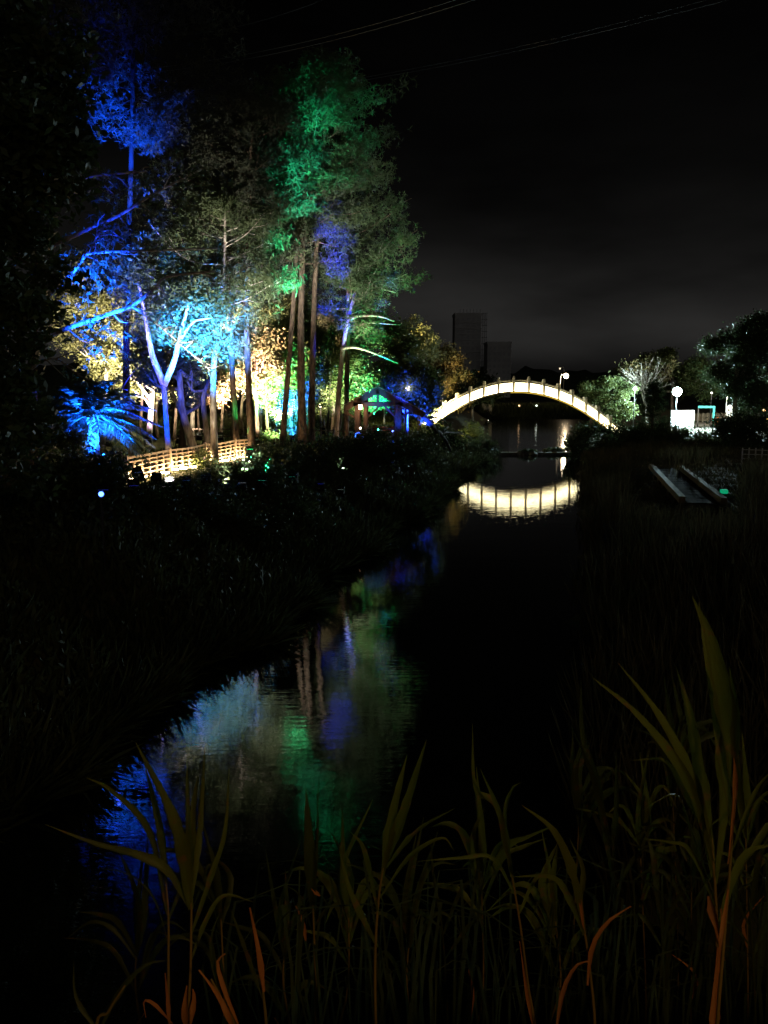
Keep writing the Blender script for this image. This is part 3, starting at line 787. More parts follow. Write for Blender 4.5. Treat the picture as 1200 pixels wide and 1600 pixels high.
# ------------------------------------------------------------------ arched bridge
Yb = 70.0; yaw = R(-9.0)
sc_ = FPX / 69.3
bc = np.array([(808 - 600) / sc_, Yb, 0.0])
ux = np.array([math.cos(yaw), math.sin(yaw), 0]); uy = np.array([-math.sin(yaw), math.cos(yaw), 0])
HALF_L, HALF_R = -8.7, 9.2; KB = .0515; WID = 2.5
def deck(s): return 4.93 - KB * s * s          # deck height along the bridge
def bp(s, w, z): return bc + ux * s + uy * w + np.array([0, 0, z])
t_ = thing('arched_bridge', bp(HALF_L, 0, 0) + (0, 0, 0), 'arched white bridge with brightly lit balustrades over the pond', 'bridge')
def arc_solid(name, w0, w1, zl, zh, mat, s0=HALF_L, s1=HALF_R, n=40, parent=None):
    v = []; f = []
    for i in range(n + 1):
        s = s0 + (s1 - s0) * i / n; z = deck(s)
        lo = zl(s) if callable(zl) else zl; hi = zh
        v += [bp(s, w0, z + lo), bp(s, w1, z + lo), bp(s, w1, z + hi), bp(s, w0, z + hi)]
    for i in range(n):
        a = i * 4
        for k in range(4): f.append((a + k, a + (k + 1) % 4, a + 4 + (k + 1) % 4, a + 4 + k))
    f += [(0, 3, 2, 1), (n * 4, n * 4 + 1, n * 4 + 2, n * 4 + 3)]
    return MB().add(v, f).build(name, mat, parent or t_)
arc_solid('deck', .122, WID - .122, -.18, -.05, 'stone')
arc_solid('edge_beam', -.10, .12, -.20, -.02, 'stone')
arc_solid('wash_ledge', -.28, -.102, -.12, -.06, 'stone')  # ledge carrying the added outer wash strip
arc_solid('edge_beam', WID - .12, WID + .10, -.20, -.02, 'stone')
# posts equally spaced along the arc
ss = [0.0]; 
def arc_pts():
    fs = np.linspace(HALF_L, HALF_R, 2000); dz = np.gradient(deck(fs), fs); al = np.concatenate([[0], np.cumsum(np.sqrt(1 + dz[:-1] ** 2) * np.diff(fs))])
    n_ = 15; return np.interp(np.linspace(0, al[-1], n_ + 1), al, fs)
PS = arc_pts()
for w in (0.0, WID):
    for s in PS:
        z = deck(s)
        o = MB().box(bp(s, w, z + .52), (.21, .20, 1.10), (ux, uy, (0, 0, 1)), .012)
        pst = o.build('post', 'stone', t_)
        MB().box(bp(s, w, z + 1.095), (.25, .25, .07), (ux, uy, (0, 0, 1)), .015).box(bp(s, w, z + 1.21), (.17, .17, .16), (ux, uy, (0, 0, 1)), .03).build('post_cap', 'stone', pst)
    for i in range(len(PS) - 1):
        a, b_ = PS[i], PS[i + 1]
        for lo, hi, nm in ((.84, .93, 'top_rail'), (.67, .71, 'mid_rail')):
            arc_solid(nm, w - .06, w + .06, lo, hi, 'stone', a + .1, b_ - .1, 3)
        if w > 0: arc_solid('parapet_panel', w - .03, w + .03, -.02, .67, 'wall_white', a + .1, b_ - .1, 3)
for i in range(len(PS) - 1):
    a, b_ = PS[i], PS[i + 1]
    arc_solid('panel', -.02, .02, -.02, .67, glow('panel_glow', (1.0, .86, .47), 6.0, True) if i == 0 else bpy.data.materials['panel_glow'], a + .1, b_ - .1, 3)  # near panels glow themselves, standing in for the lit far parapet
    arc_solid('added_wash_light', -.27, -.235, -.055, -.02, glow('wash_glow', (1.0, .80, .42), 22, True) if i == 0 else bpy.data.materials['wash_glow'], a + .1, b_ - .1, 3)  # outer strip added to brighten the near posts
    arc_solid('light_strip', .13, .19, -.045, .0, glow('strip_glow', (1.0, .82, .45), 30, True) if i == 0 else bpy.data.materials['strip_glow'], a + .1, b_ - .1, 3)
arc_solid('under_arch_light', -.15, -.105, -.22, -.18, glow('arch_yellow', (1.0, .66, .06), 1.0), -.6, HALF_R - 1.2, 24)
for s0, s1 in ((HALF_L - 3.0, HALF_L + .6), (HALF_R - .6, HALF_R + 3.0)):
    z1 = deck(HALF_L if s0 < 0 else HALF_R)
    MB().box(bp((s0 + s1) / 2, WID / 2, z1 / 2 - .35), (s1 - s0, WID - .3, z1 + .7 - .36), (ux, uy, (0, 0, 1))).build('abutment', 'stone_grey', t_)

# weir sill and rocks between the two water levels
t_ = thing('weir', (11, 59.8, -.2), 'low dark stone sill crossing the channel before the bridge', 'weir')
for k in range(9):
    x0 = 6.9 + k * .92; MB().box((x0 + .44, 59.8 + .06 * (k % 2), -.08 + .01 * (k % 3)), (.88, .5, .56), None, .05).build('stone_block', 'rock', t_)
def rockmound(px, py, Y, r, label):
    c = at(px, py, Y); f_ = np.array([c[0], Y, -.2])
    t_ = thing('rock_clump', f_, label, 'rocks', 'planted rock islands at the weir')
    mb = MB()
    for k in range(5): mb.ball(f_ + (rng.normal() * r * .5, rng.normal() * r * .3, .15 + .1 * rng.random()), (r * .5, r * .4, r * .32), 9, 6)
    for i in range(len(mb.v)): mb.v[i] = tuple(np.array(mb.v[i]) + rng.normal(size=3) * .03)
    mb.build('rocks', 'rock', t_)
    c_ = f_ + np.array([0, 0, .35]) + ballpts(500, .7) * (r, r * .6, r * .5); c_[:, 2] = np.maximum(c_[:, 2], .05)
    quads_mesh('foliage', leaves(c_, unit(rng.normal(size=c_.shape) + (0, 0, .8)), .16, .03), 'leaf_dark', t_)
rockmound(825, 715, 60, .9, 'small dark planted rock island left of the lamp reflection')
rockmound(868, 708, 61.5, 1.0, 'dark planted rock island right at the lamp reflection')

# ------------------------------------------------------------------ far bank, lamp behind bridge, buildings
lampp = at(880, 587, 142)
street_lamp(flat(872, 142), lampp[2] + .15 - float(gz(20, 142)), 'warm street lamp shining just above the bridge crown', (1, .74, .45), 2600, glob=.44, arm=1.0, lens=40)
t_ = street_lamp(flat(877, 150), 7.9, 'small second lamp head close left of the bright street lamp', (1, .75, .5), 0, glob=.17, arm=-.8, lens=1.5)
def far_bank(label, pxs, Y, hgt, mat, n):
    pass
# wall lit under the bridge
f_ = at(765, 640, 126); f_[2] = .1
t_ = thing('stone_pier_wall', (f_[0], 131, 1), 'pale wall catching light under the left of the arch', 'wall')
MB().box((f_[0] + .2, 131, 2.3), (1.7, .5, 2.9), None, .03).build('wall_face', 'stone', t_)
MB().box((f_[0] + .2, 131, 3.82), (1.9, .7, .14), None, .02).build('coping', 'stone_grey', t_)
for px, py, Y, col, st, lb in ((763, 658, 124, (1, .85, .6), 8, 'tiny white garden light under the left of the arch'), (838, 634, 133, (.9, 1, .85), 8, 'tiny pale light on the far bank under the arch'), (811, 634, 133, (1, .6, .3), 4, 'tiny orange light on the far bank under the arch')):
    q = at(px, py, Y); b0 = np.array([q[0], Y, .2 if Y < 128 else float(gz(q[0], Y))])
    t_ = thing('garden_light', b0, lb, 'garden light')
    MB().tube([b0 - (0, 0, .3), q - (0, 0, .1)], .05, 6).build('stake', 'metal_dark', t_)
    MB().ball(q, .16, 10, 6).build('bulb', glow_for(col, st), t_, True)

def block(name, label, x0, x1, Y, top, floors, bays, dep=14):
    t_ = thing(name, ((x0 + x1) / 2, Y, 1), label, 'building')
    MB().box(((x0 + x1) / 2, Y + dep / 2, (top + 1) / 2), (x1 - x0, dep, top - 1)).build('walls', 'concrete', t_)
    fh = (top - 4) / floors
    for k in range(floors):
        MB().box(((x0 + x1) / 2, Y - .2, 3.2 + k * fh), (x1 - x0 + .4, .5, .35)).build('floor_slab', 'concrete', t_)
        for j in range(bays):
            w = (x1 - x0) / bays
            MB().box((x0 + (j + .5) * w, Y - .06, 3.2 + k * fh + fh * .55), (w * .55, .1, fh * .5)).build('window', 'window_dark', t_)
    MB().box(((x0 + x1) / 2, Y + dep / 2, top + .5), (x1 - x0 + .6, dep, 1.0)).build('parapet', 'concrete', t_)
    return t_
q0, q1 = at(711, 500, 400), at(752, 500, 400)
tw = block('tower_block', 'tall dark tower block under construction behind the bridge', q0[0], q1[0], 400, at(730, 492, 400)[2], 13, 5)
for k in range(5):
    x = q1[0] + .6 + k * .55
    MB().box((x, 400.5 + (k % 2), at(730, 486, 400)[2] / 2 - 1), (.16, .16, at(730, 486, 400)[2])).build('scaffold_pole', 'metal_dark', tw)
for k in range(14): MB().box((q1[0] + 1.7, 400.2, 4 + k * 3), (2.9, .2, .18)).build('scaffold_deck', 'metal_dark', tw)
for k in range(7):
    x = q0[0] + 3 + k * 1.7; MB().box((x, 405, at(730, 487, 400)[2]), (.15, .15, 3.6)).build('roof_rebar', 'metal_dark', tw)
q0, q1 = at(762, 540, 380), at(799, 540, 380)
block('low_block', 'lower dark building right of the tower block', q0[0], q1[0], 380, at(780, 537, 380)[2], 8, 5)

# overhead cables
for i, (a, b_, Y1, Y2) in enumerate((((330, 84), (780, -8), 120, 95), ((338, 90), (790, -2), 120, 95), ((555, 118), (1210, -6), 130, 100), ((560, 113), (1200, -13), 130, 100), ((300, 42), (560, -8), 110, 90))):
    P0 = at(*a, Y1); P1 = at(*b_, Y2); e = P1 - P0; P0 = P0 - e * 1.2; P1 = P1 + e * .6
    s = np.linspace(0, 1, 30)[:, None]; P = P0 + (P1 - P0) * s; P[:, 2] -= (6 * 4 * s * (1 - s))[:, 0] - 5.0
    o = MB().tube(P, .022, 4).build('overhead_cable', 'cable')
    tag(o, ['upper cable of the left pair crossing the night sky', 'lower cable of the left pair crossing the night sky', 'lower cable of the right pair crossing the night sky', 'upper cable of the right pair crossing the night sky', 'single faint cable at top left of the sky'][i], 'cable', 'overhead cables')

# ------------------------------------------------------------------ right bank
GR = 'trees on the right bank'
def shrub(label, px, py, Y, r, mat='leaf_dark', n=3000, leaf=.09, group=None, z=None, kind='leaf', name='shrub'):
    global K
    K = KL if px < 665 and Y < 75 else 1.0
    c = at(px, py, Y); g = float(gz(c[0], c[1])); f_ = np.array([c[0], c[1], g - .05]); c[2] = max(c[2], g + .1)
    t_ = thing(name, f_, label, 'shrub', group)
    rx, ry, rz = (q_ * K for q_ in r); leaf = leaf * K; K = 1.0; mb = MB()
    for k in range(6):
        e = c + ballpts(1)[0] * (rx * .7, ry * .7, rz * .6)
        mb.tube(curve([f_ + rng.normal(size=3) * (.1, .1, 0), (f_ + e) / 2 + rng.normal(size=3) * .1, e], 6), np.linspace(.05, .012, 6), 5)
    mb.build('stems', 'bark_dark', t_, True)
    k = max(14, int(rx * ry * rz * 14)); cs = c + ballpts(k, 1, .45) * (rx, ry, rz)
    cs[:, 2] = np.maximum(cs[:, 2], g + .2)
    q = leafclump(cs, max(5, n // k), leaf, .55 * min(1, rx), .8) if kind == 'leaf' else tufts(cs, max(2, n // k // 7), leaf * 1.6, .5 * min(1, rx), .8, 7, .6)
    quads_mesh('foliage', q, mat, t_)
    return t_
p = rooted([(930, 668), (932, 640), (935, 620)], 76)
broadleaf('green leafy tree beside the right end of the bridge', p, .25, .12, [(at(925, 622, 76), (2.0, 2, 1.7)), (at(958, 632, 75), (2.2, 2, 2.2)), (at(945, 605, 77), (1.6, 1.5, 1.0))], GR, mat='leaf', nl=24000, clump=.6)
p = rooted([(1010, 660), (1008, 620), (1005, 590)], 79)
t_ = broadleaf('half-bare pale branched tree right of the bridge', p, .22, .14, [(at(985, 578, 79), (1.2, 1.5, 1.0)), (at(1030, 575, 80), (1.6, 1.5, 1.2))], GR, mat='leaf_rust', nl=1400, nclump=26, limbs=12)
for i in range(26):
    a = R(18 + 144 * rng.random()); o = at(1008, 612, 79); ln = 1.6 + 2.0 * rng.random()
    e = o + np.array([math.cos(a) * ln * 1.2, rng.normal() * .8, abs(math.sin(a)) * ln])
    mb = MB().tube(curve([o, (o + e) / 2 + rng.normal(size=3) * .2, e], 8), np.linspace(.07, .015, 8), 5)
    for k in range(4):
        b0 = o + (e - o) * (.4 + .15 * k); e2 = b0 + unit(e - o + rng.normal(size=3) * 1.5) * .8
        mb.tube([b0, e2], [.025, .01], 4)
    mb.build('branch', 'bark_pale', t_, True)
p = rooted([(1050, 665), (1050, 620), (1052, 590)], 95)
broadleaf('broad dim teal tree behind the bright street lamp', p, .3, .15, [(at(1045, 580, 95), (4.6, 3, 2.6)), (at(1085, 600, 95), (2.6, 2.5, 2.6)), (at(1000, 585, 95), (2.5, 2.5, 2.0))], GR, mat='leaf', nl=30000, leaf=.13)
# dark conifer
f_ = at(1018, 690, 52); f_[2] = float(gz(f_[0], 52)) - .05
t_ = thing('conifer', f_, 'dark cone-shaped conifer left of the bright street lamp', 'tree', GR)
zt = at(1012, 598, 52)[2]
MB().tube([f_, f_ + (0, 0, zt - f_[2] - .3)], [.14, .03], 8).build('trunk', 'bark_dark', t_)
cs = []
for k in range(150):
    u = rng.random() ** .8; r_ = 1.45 * (1 - u) ** .75 * (.55 + .5 * rng.random()); a = rng.random() * 6.283
    cs.append(f_ + np.array([math.cos(a) * r_, math.sin(a) * r_, .3 + (zt - f_[2] - .4) * u]))
quads_mesh('crown', tufts(np.array(cs), 7, .12, .34, .9, 7, .8), 'leaf_dark', t_)
p = rooted([(1150, 690), (1148, 630), (1150, 580)], 62)
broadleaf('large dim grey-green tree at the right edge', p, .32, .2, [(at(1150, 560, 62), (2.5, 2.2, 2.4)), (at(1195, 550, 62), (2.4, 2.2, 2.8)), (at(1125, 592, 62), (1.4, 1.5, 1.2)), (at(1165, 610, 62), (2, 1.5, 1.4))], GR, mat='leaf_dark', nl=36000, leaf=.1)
GS = 'dark shrubs along the banks'
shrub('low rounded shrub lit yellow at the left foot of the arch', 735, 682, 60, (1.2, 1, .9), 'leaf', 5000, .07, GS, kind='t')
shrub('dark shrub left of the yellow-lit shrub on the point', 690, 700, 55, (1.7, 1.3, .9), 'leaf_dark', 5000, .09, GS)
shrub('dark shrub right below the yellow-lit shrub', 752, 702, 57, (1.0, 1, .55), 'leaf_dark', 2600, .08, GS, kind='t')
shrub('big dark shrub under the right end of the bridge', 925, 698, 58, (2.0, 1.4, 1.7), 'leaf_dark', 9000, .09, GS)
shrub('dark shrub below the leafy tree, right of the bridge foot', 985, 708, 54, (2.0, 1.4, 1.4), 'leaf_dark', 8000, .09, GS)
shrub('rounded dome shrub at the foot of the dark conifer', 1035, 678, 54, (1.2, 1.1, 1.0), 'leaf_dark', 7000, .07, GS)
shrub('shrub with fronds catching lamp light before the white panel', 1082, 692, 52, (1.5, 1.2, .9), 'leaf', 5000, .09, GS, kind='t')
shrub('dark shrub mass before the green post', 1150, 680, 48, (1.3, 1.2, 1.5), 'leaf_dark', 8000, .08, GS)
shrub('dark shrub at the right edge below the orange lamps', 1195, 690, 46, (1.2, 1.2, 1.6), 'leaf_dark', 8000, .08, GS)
shrub('low green hedge lit by the green floodlight', 428, 699, 50, (1.3, .8, .42), 'leaf', 5000, .06, GS, name='hedge')
shrub('dark hedge mass under the blue palm', 130, 752, 24.5, (1.2, .8, .7), 'leaf_dark', 7000, .07, GS, name='hedge')
shrub('dark hedge in front of the near end of the lit railing', 285, 786, 25, (1.6, .8, .22), 'leaf_dark', 5000, .06, GS, name='hedge')
shrub('dark hedge before the white pine trunk', 365, 748, 30, (1.7, .8, .22), 'leaf_dark', 6000, .06, GS, name='hedge')
shrub('dark shrub mass before the blue rope-light frame', 600, 700, 44, (2.4, 1.2, .65), 'leaf_dark', 8000, .08, GS)
shrub('grey-blue leafy shrub at the foot of the leaning pale trunk', 300, 722, 37, (.8, .6, .45), 'leaf', 2600, .07, GS)
shrub('small bright blue bush left below the palm', 112, 690, 27.5, (.5, .4, .28), 'leaf', 1600, .06, GS)

for i, (px, py, Yv, w) in enumerate(((150, 688, 60, 2.2), (205, 684, 61, 2.0), (262, 682, 63, 2.2), (318, 680, 64, 2.4), (372, 678, 65, 2.0), (425, 676, 66, 2.2), (480, 674, 68, 2.2), (525, 672, 70, 2.0))):
    shrub(['leftmost shrub of the row behind the promenade, behind the palm', 'shrub behind the promenade near the purple-lit trunk', 'shrub behind the promenade, behind the blue forked tree', 'shrub behind the promenade, behind the white trunk', 'shrub behind the promenade, behind the orange pine', 'shrub behind the promenade, behind the low green hedge', 'shrub behind the promenade, behind the twin pines', 'rightmost shrub of the row behind the promenade'][i], px, py, Yv, (w, 1, 1.3), ['leaf', 'leaf_yellow', 'leaf'][i % 3], 5000, .1, 'shrubs in a row behind the promenade')
for i, (px, Yv) in enumerate(((218, 56), (247, 59), (272, 57), (312, 60), (345, 57), (380, 60), (430, 62), (508, 66), (530, 67))):
    K = KL
    p = rooted([(px, 690), (px + 3 * (-1) ** i, 640), (px + 5, 585)], Yv)
    broadleaf(['slim dim trunk right of the palm, behind the promenade', 'slim dim trunk left of the blue forked tree', 'slim dim trunk seen through the blue fork', 'slim dim trunk behind the leaning tan trunk', 'slim dim trunk right of the white trunk', 'slim dim trunk behind the red-brown pine', 'slim dim trunk behind the low green hedge', 'slim dim trunk left of the curving pine, far back', 'slim dim trunk behind the curving pine'][i], p, .17, .1, [(at(px, 575, Yv), (1.5, 1.5, 1.3))], 'slim trunks behind the promenade', bark='bark_pine', mat=['leaf_yellow', 'leaf'][i % 2], nl=4500, nclump=24, limbs=4)
K = 1.0
for i, (px, py, Yv, w) in enumerate(((445, 716, 40, 1.6), (505, 711, 41, 1.8), (560, 706, 42, 1.6), (425, 726, 36, 1.2), (640, 694, 47, 1.8), (215, 795, 24, 1.1))):
    shrub(['low dark hedge in front of the slim leaning pine', 'low dark hedge in front of the twin pine trunks', 'low dark hedge left of the rope-light frame', 'low dark hedge in front of the red-brown pine', 'low dark shrub right of the pavilion, on the bank edge', 'low dark hedge below the corner of the lit railing'][i], px, py, Yv, (w, .7, .3), 'leaf_dark', 4500, .06, GS, name='hedge')

for i, (x, y) in enumerate(((-6.0, 15.9), (-5.2, 17.6), (-3.9, 20.2), (-3.3, 21.4), (-2.8, 22.9), (-2.7, 24.4))):
    q_ = to_px(x, y, float(gz(x, y)) + .25)
    shrub(['low dark bush on the bank nearest the palm, lowest in view', 'low dark bush on the bank below the corner of the railing', 'low dark bush on the bank below the blue forked tree', 'low dark bush on the bank below the white trunk', 'low dark bush on the bank below the orange pine', 'low dark bush on the bank below the twin pines, farthest right'][i], q_[0], q_[1], y / KL, (.75, .35, .3), 'leaf_dark', 1500, .06, 'low bushes along the left bank', name='bush')

# lit panels, gate posts, fence, lamps
GL = 'street lamps on the right bank'
lp = at(1058, 612, 74)
street_lamp((lp[0], 74), lp[2] - float(gz(lp[0], 74)), 'dazzling white street lamp at the right, brightest of all', (.66, .95, 1.0), 24000, glob=.42, group=GL, lens=60, pole='metal_dark')
lp = at(992, 607, 72)
street_lamp((lp[0], 72), lp[2] - float(gz(lp[0], 72)), 'small pale green globe lamp in front of the half-bare tree', (.78, 1.0, .95), 900, glob=.15, group=GL, lens=14, pole='metal_dark')
lp = at(1136, 617, 84)
street_lamp((lp[0], 84), lp[2] - float(gz(lp[0], 84)) + .2, 'thin lamp post with warm lamp head before the white panel', (1, .86, .6), 900, glob=.12, arm=.35, group=GL, lens=8)
lp = at(1112, 614, 88)
street_lamp((lp[0], 88), lp[2] - float(gz(lp[0], 88)), 'small white lamp left of the thin lamp post', (1, .93, .8), 60, glob=.10, group=GL, lens=5, pole='metal_dark')
for i, (px, py) in enumerate(((1194, 641), (1198, 656), (1186, 660))):
    lp = at(px, py, 82)
    street_lamp((lp[0], 82), lp[2] - float(gz(lp[0], 82)), ['highest of the small orange lamps at the right edge', 'orange lamp nearest the right edge, second in height', 'lowest and leftmost of the small orange lamps'][i], (1, .5, .12), 25, glob=.14, group=GL, lens=5, pole='metal_dark')
def signboard(label, x0, x1, y0, y1, Y):
    a = at(x0, y0, Y); b_ = at(x1, y1, Y); g = float(gz((a[0] + b_[0]) / 2, Y)) + .05
    t_ = thing('white_panel', ((a[0] + b_[0]) / 2, Y, g), label, 'panel')
    MB().box(((a[0] + b_[0]) / 2, Y, (a[2] + b_[2]) / 2), (b_[0] - a[0], .08, a[2] - b_[2]), None, .01).build('board', 'wall_white', t_)
    for x in (a[0] + .04, b_[0] - .04): MB().box((x, Y + .08, (a[2] + g) / 2), (.09, .07, a[2] - g)).build('post', 'metal_pale', t_)
    return t_
signboard('white blown-out panel under the dazzling street lamp', 1049, 1083, 641, 676, 77)
signboard('small white panel right of the thin lamp post', 1136, 1151, 633, 652, 86)
t_ = thing('gate_frame', at(1116, 668, 80), 'turquoise gate post with short lintel on the right bank', 'gate')
a = at(1116, 634, 80); g = float(gz(a[0], 80)) + .05
MB().box((a[0], 80, (a[2] + g) / 2), (.16, .14, a[2] - g), None, .01).build('post', 'metal_green', t_)
b_ = at(1092, 638, 80); MB().box(((a[0] + b_[0]) / 2 - .08, 80, a[2] - .12), (a[0] - b_[0] - .0, .12, .24), None, .01).build('lintel', 'metal_green', t_)
MB().beam((b_[0], 80.1, g), (b_[0], 80.1, a[2] - .1), .08, .08, up=(0, 1, 0)).build('post', 'timber_dark', t_)
t_ = thing('lattice_fence', at(1110, 666, 92), 'brown lattice fence lit warm behind the turquoise post', 'fence')
xa, xb = at(1084, 650, 92)[0], at(1134, 650, 92)[0]; g = float(gz(xa, 92)); zt = at(1100, 645, 92)[2]
for k in range(8):
    x = xa + (xb - xa) * k / 7; MB().box((x, 92, (g + zt) / 2), (.16, .12, zt - g)).build('post', 'timber', t_)
for k in range(6): MB().box(((xa + xb) / 2, 92.1, g + .25 + (zt - g - .4) * k / 5), (xb - xa, .04, .10)).build('rail', 'timber', t_)
for i, px in enumerate((1121, 1128)):
    q = at(px, 664, 86); q[2] = float(gz(q[0], 86)) + .05
    t_ = thing('traffic_cone', q, ['left of two small orange cones by the turquoise post', 'right of two small orange cones by the turquoise post'][i], 'cone', 'orange cones')
    cm = M.setdefault('cone_orange', new_mat('cone_orange', (.75, .22, .04), .6, (.6, .16, .03)))
    MB().tube([q + (0, 0, .04), q + (0, 0, .8)], [.2, .04], 12).build('cone', 'cone_orange', t_, True)
    MB().box(q + (0, 0, .02), (.5, .5, .04)).build('base', 'cone_orange', t_)

# boardwalk with timber kerbs
BZ = 1.42
K0 = on(1020, 730, BZ); K1 = on(1066, 779, BZ); K2 = on(1062, 728, BZ); K3 = on(1143, 778, BZ)
cen = (K0 + K1 + K2 + K3) / 4
t_ = thing('boardwalk', (cen[0], cen[1], BZ - .3), 'wet timber boardwalk with yellowish kerbs on the right bank', 'boardwalk')
K2 = np.array([K0[0] + (K3[0] - K1[0]), K0[1] + (K3[1] - K1[1]), BZ])
dirb = unit(K0 - K1); crs = unit(np.cross(dirb, (0, 0, 1)))
wd = .8 * np.linalg.norm(np.cross(K3 - K1, dirb)); lnb = np.linalg.norm(K0 - K1) + 1.0
ori = K1.copy(); 
if crs @ (K3 - K1) < 0: crs = -crs
for w in (0, wd):
    MB().beam(ori + crs * w + (0, 0, -.04), ori + crs * w + dirb * lnb + (0, 0, -.04), .20, .22).build('kerb', 'kerb_wood', t_)
nb_ = int(lnb / .2); pm = None
for k in range(nb_):
    c_ = ori + crs * wd / 2 + dirb * (.1 + k * .2); c_[2] = BZ - .15 + .004 * rng.normal()
    if pm is None:
        o = MB().box((0, 0, 0), (.17, wd - .22, .05), None, .006); pl_ = o.build('plank', 'timber_wet', t_); pm = pl_.data
    else: pl_ = link('plank', pm, None, t_)
    pl_.location = tuple(c_ - np.array(t_['_base'])); pl_.rotation_euler = (R(rng.normal() * .5), R(rng.normal() * .5), math.atan2(dirb[1], dirb[0]))
for k in range(6):
    for w in (0.1, wd - .1):
        c_ = ori + crs * w + dirb * (.6 + k * lnb / 6); MB().box((c_[0], c_[1], BZ - .6), (.14, .14, .8)).build('pile', 'timber_dark', t_)
# pale lattice glints right of it and a green box
q = on(1131, 772, 1.2); q[2] = float(gz(q[0], q[1]))
t_ = thing('green_box', q, 'small glowing green box beside the boardwalk', 'box')
MB().box(q + (0, 0, .16), (.22, .2, .15), None, .02).build('lit_face', glow('green_glow', (.0, .75, .32), .35), t_)
MB().box(q + (0, 0, .04), (.18, .16, .09)).build('plinth', 'metal_dark', t_)
t_ = thing('mesh_fence', at(1185, 745, 38), 'pale low mesh fence at the right edge', 'fence')
xa = at(1158, 735, 38)[0]
for k in range(9):
    x = xa + k * .3; g = float(gz(x, 38)); MB().box((x, 38 - .05 * k, g + .5), (.05, .05, 1.0)).build('post', 'metal_pale', t_)
for k in range(4): MB().beam((xa, 38.05, float(gz(xa, 38)) + .25 + .22 * k), (xa + 2.6, 37.65, float(gz(xa + 2.6, 38)) + .25 + .22 * k), .02, .03).build('rail', 'metal_pale', t_)
# edging stones
t_ = thing('path_edging', on(1160, 815, 1.0), 'thin line of pale edging stones at right', 'edging')
e0 = on(1105, 778, .95); e1 = on(1168, 822, .95)
for k in range(14):
    c_ = e0 + (e1 - e0) * k / 13; c_[2] = float(gz(c_[0], c_[1])) + .1
    MB().box(c_, (.12, .34, .16), None, .03).build('stone', 'stone_grey', t_)

# ------------------------------------------------------------------ undergrowth (uncountable)
def blades(n, xs, ys, hgt, wid, lean=.35):
    qx, qy = to_px(xs, ys, gz(xs, ys) + hgt)                        # mown strip before the lit railing
    hgt = np.where((qx > 192) & (qx < 402) & (qy < np.interp(qx, [190, 400], [764, 720])) & (ys < 34) & (ys > 12), .06, hgt)
    z = gz(xs, ys); ok = z > .02; xs, ys, z = xs[ok], ys[ok], z[ok]; n = len(xs)
    hl = np.broadcast_to(hgt, (len(ok),))[ok] / 2
    d = unit(rng.normal(size=(n, 3)) * (lean, lean, 0) + (0, 0, 1.0))
    c = np.stack([xs, ys, z], 1) + d * hl[:, None]
    return leaves(c, d, hl, wid)
n = 60000; ys = 6 + 54 * rng.random(n) ** 1.15; off = np.where(rng.random(n) < .6, 7.5, 12.5) * rng.random(n) ** 1.1
q1 = blades(n, xl(ys) - off + .5, ys, .30 + .55 * rng.random(n) * np.clip(1.4 - off * .3, .15, 1), .018 + .0006 * 30)
n = 26000; ys = 6 + 52 * rng.random(n) ** 1.2; xs = xl(ys) - 5 * rng.random(n) + .3
c = np.stack([xs, ys, gz(xs, ys) + .12 + .5 * rng.random(n) ** 1.5], 1); c = c[c[:, 2] > .1]
qx, qy = to_px(*c.T); c = c[~((qx > 192) & (qx < 402) & (qy < np.interp(qx, [190, 400], [764, 720])))]
q2 = leaves(c, unit(rng.normal(size=c.shape)), .075, .035)
n = 16000; ys = 5 + 54 * rng.random(n) ** 1.2; xs = xl(ys) + .75 * rng.random(n) - .35
z_ = np.maximum(gz(xs, ys), -.05); hl = .22 + .3 * rng.random(n)
d = unit(rng.normal(size=(n, 3)) * (.5, .5, .2) + (.45, -.1, .75)); c = np.stack([xs, ys, z_], 1) + d * hl[:, None]
q3 = leaves(c, d, hl, .025)
tag(quads_mesh('bank_undergrowth', np.vstack([q1, q2, q3]), 'undergrowth'), 'dark tangled undergrowth covering the left bank', 'undergrowth', kind='stuff')
n = 52000; ys = 6.5 + 50 * rng.random(n) ** 1.5; off = 12 * rng.random(n) ** 1.3
hh = (.7 + 1.1 * rng.random(n)) * np.clip(1.2 - off * .04, .5, 1) * np.interp(ys, [6, 28, 40, 60], [1, 1, .55, .45])
xs = xr(ys) + off - .5
# trodden verge: nothing tall between the boardwalk and the water
bpx, bpy_ = to_px(xs, ys, gz(xs, ys) + hh); verge = (ys < 47) & (ys > 14) & (bpx > 985) & (bpx < 1165) & (bpy_ < 776) & (bpy_ > 700)
hh = np.where(verge, .12, hh)
q1 = blades(n, xs, ys, hh, .011 + .00025 * ys.mean(), .22)
tag(quads_mesh('bank_reeds', q1, 'drygrass'), 'dim dry reeds and grass covering the right bank', 'grass', kind='stuff')
n = 16000; xs = -4 + 34 * rng.random(n) + 2; ys = 129 + 6 * rng.random(n)
tag(quads_mesh('far_bank_plants', blades(n, xs + 6, ys, .6 + 1.6 * rng.random(n), .07), 'undergrowth'), 'dark plants along the far bank under the arch', 'plants', kind='stuff')
n = 20000; xs = -7.5 + 13 * rng.random(n); ys = 54 + 28 * rng.random(n)
tag(quads_mesh('lawn_grass', blades(n, xs, ys, .10 + .16 * rng.random(n), .03), 'leaf'), 'lit grass on the lawn behind the pavilion', 'grass', kind='stuff')

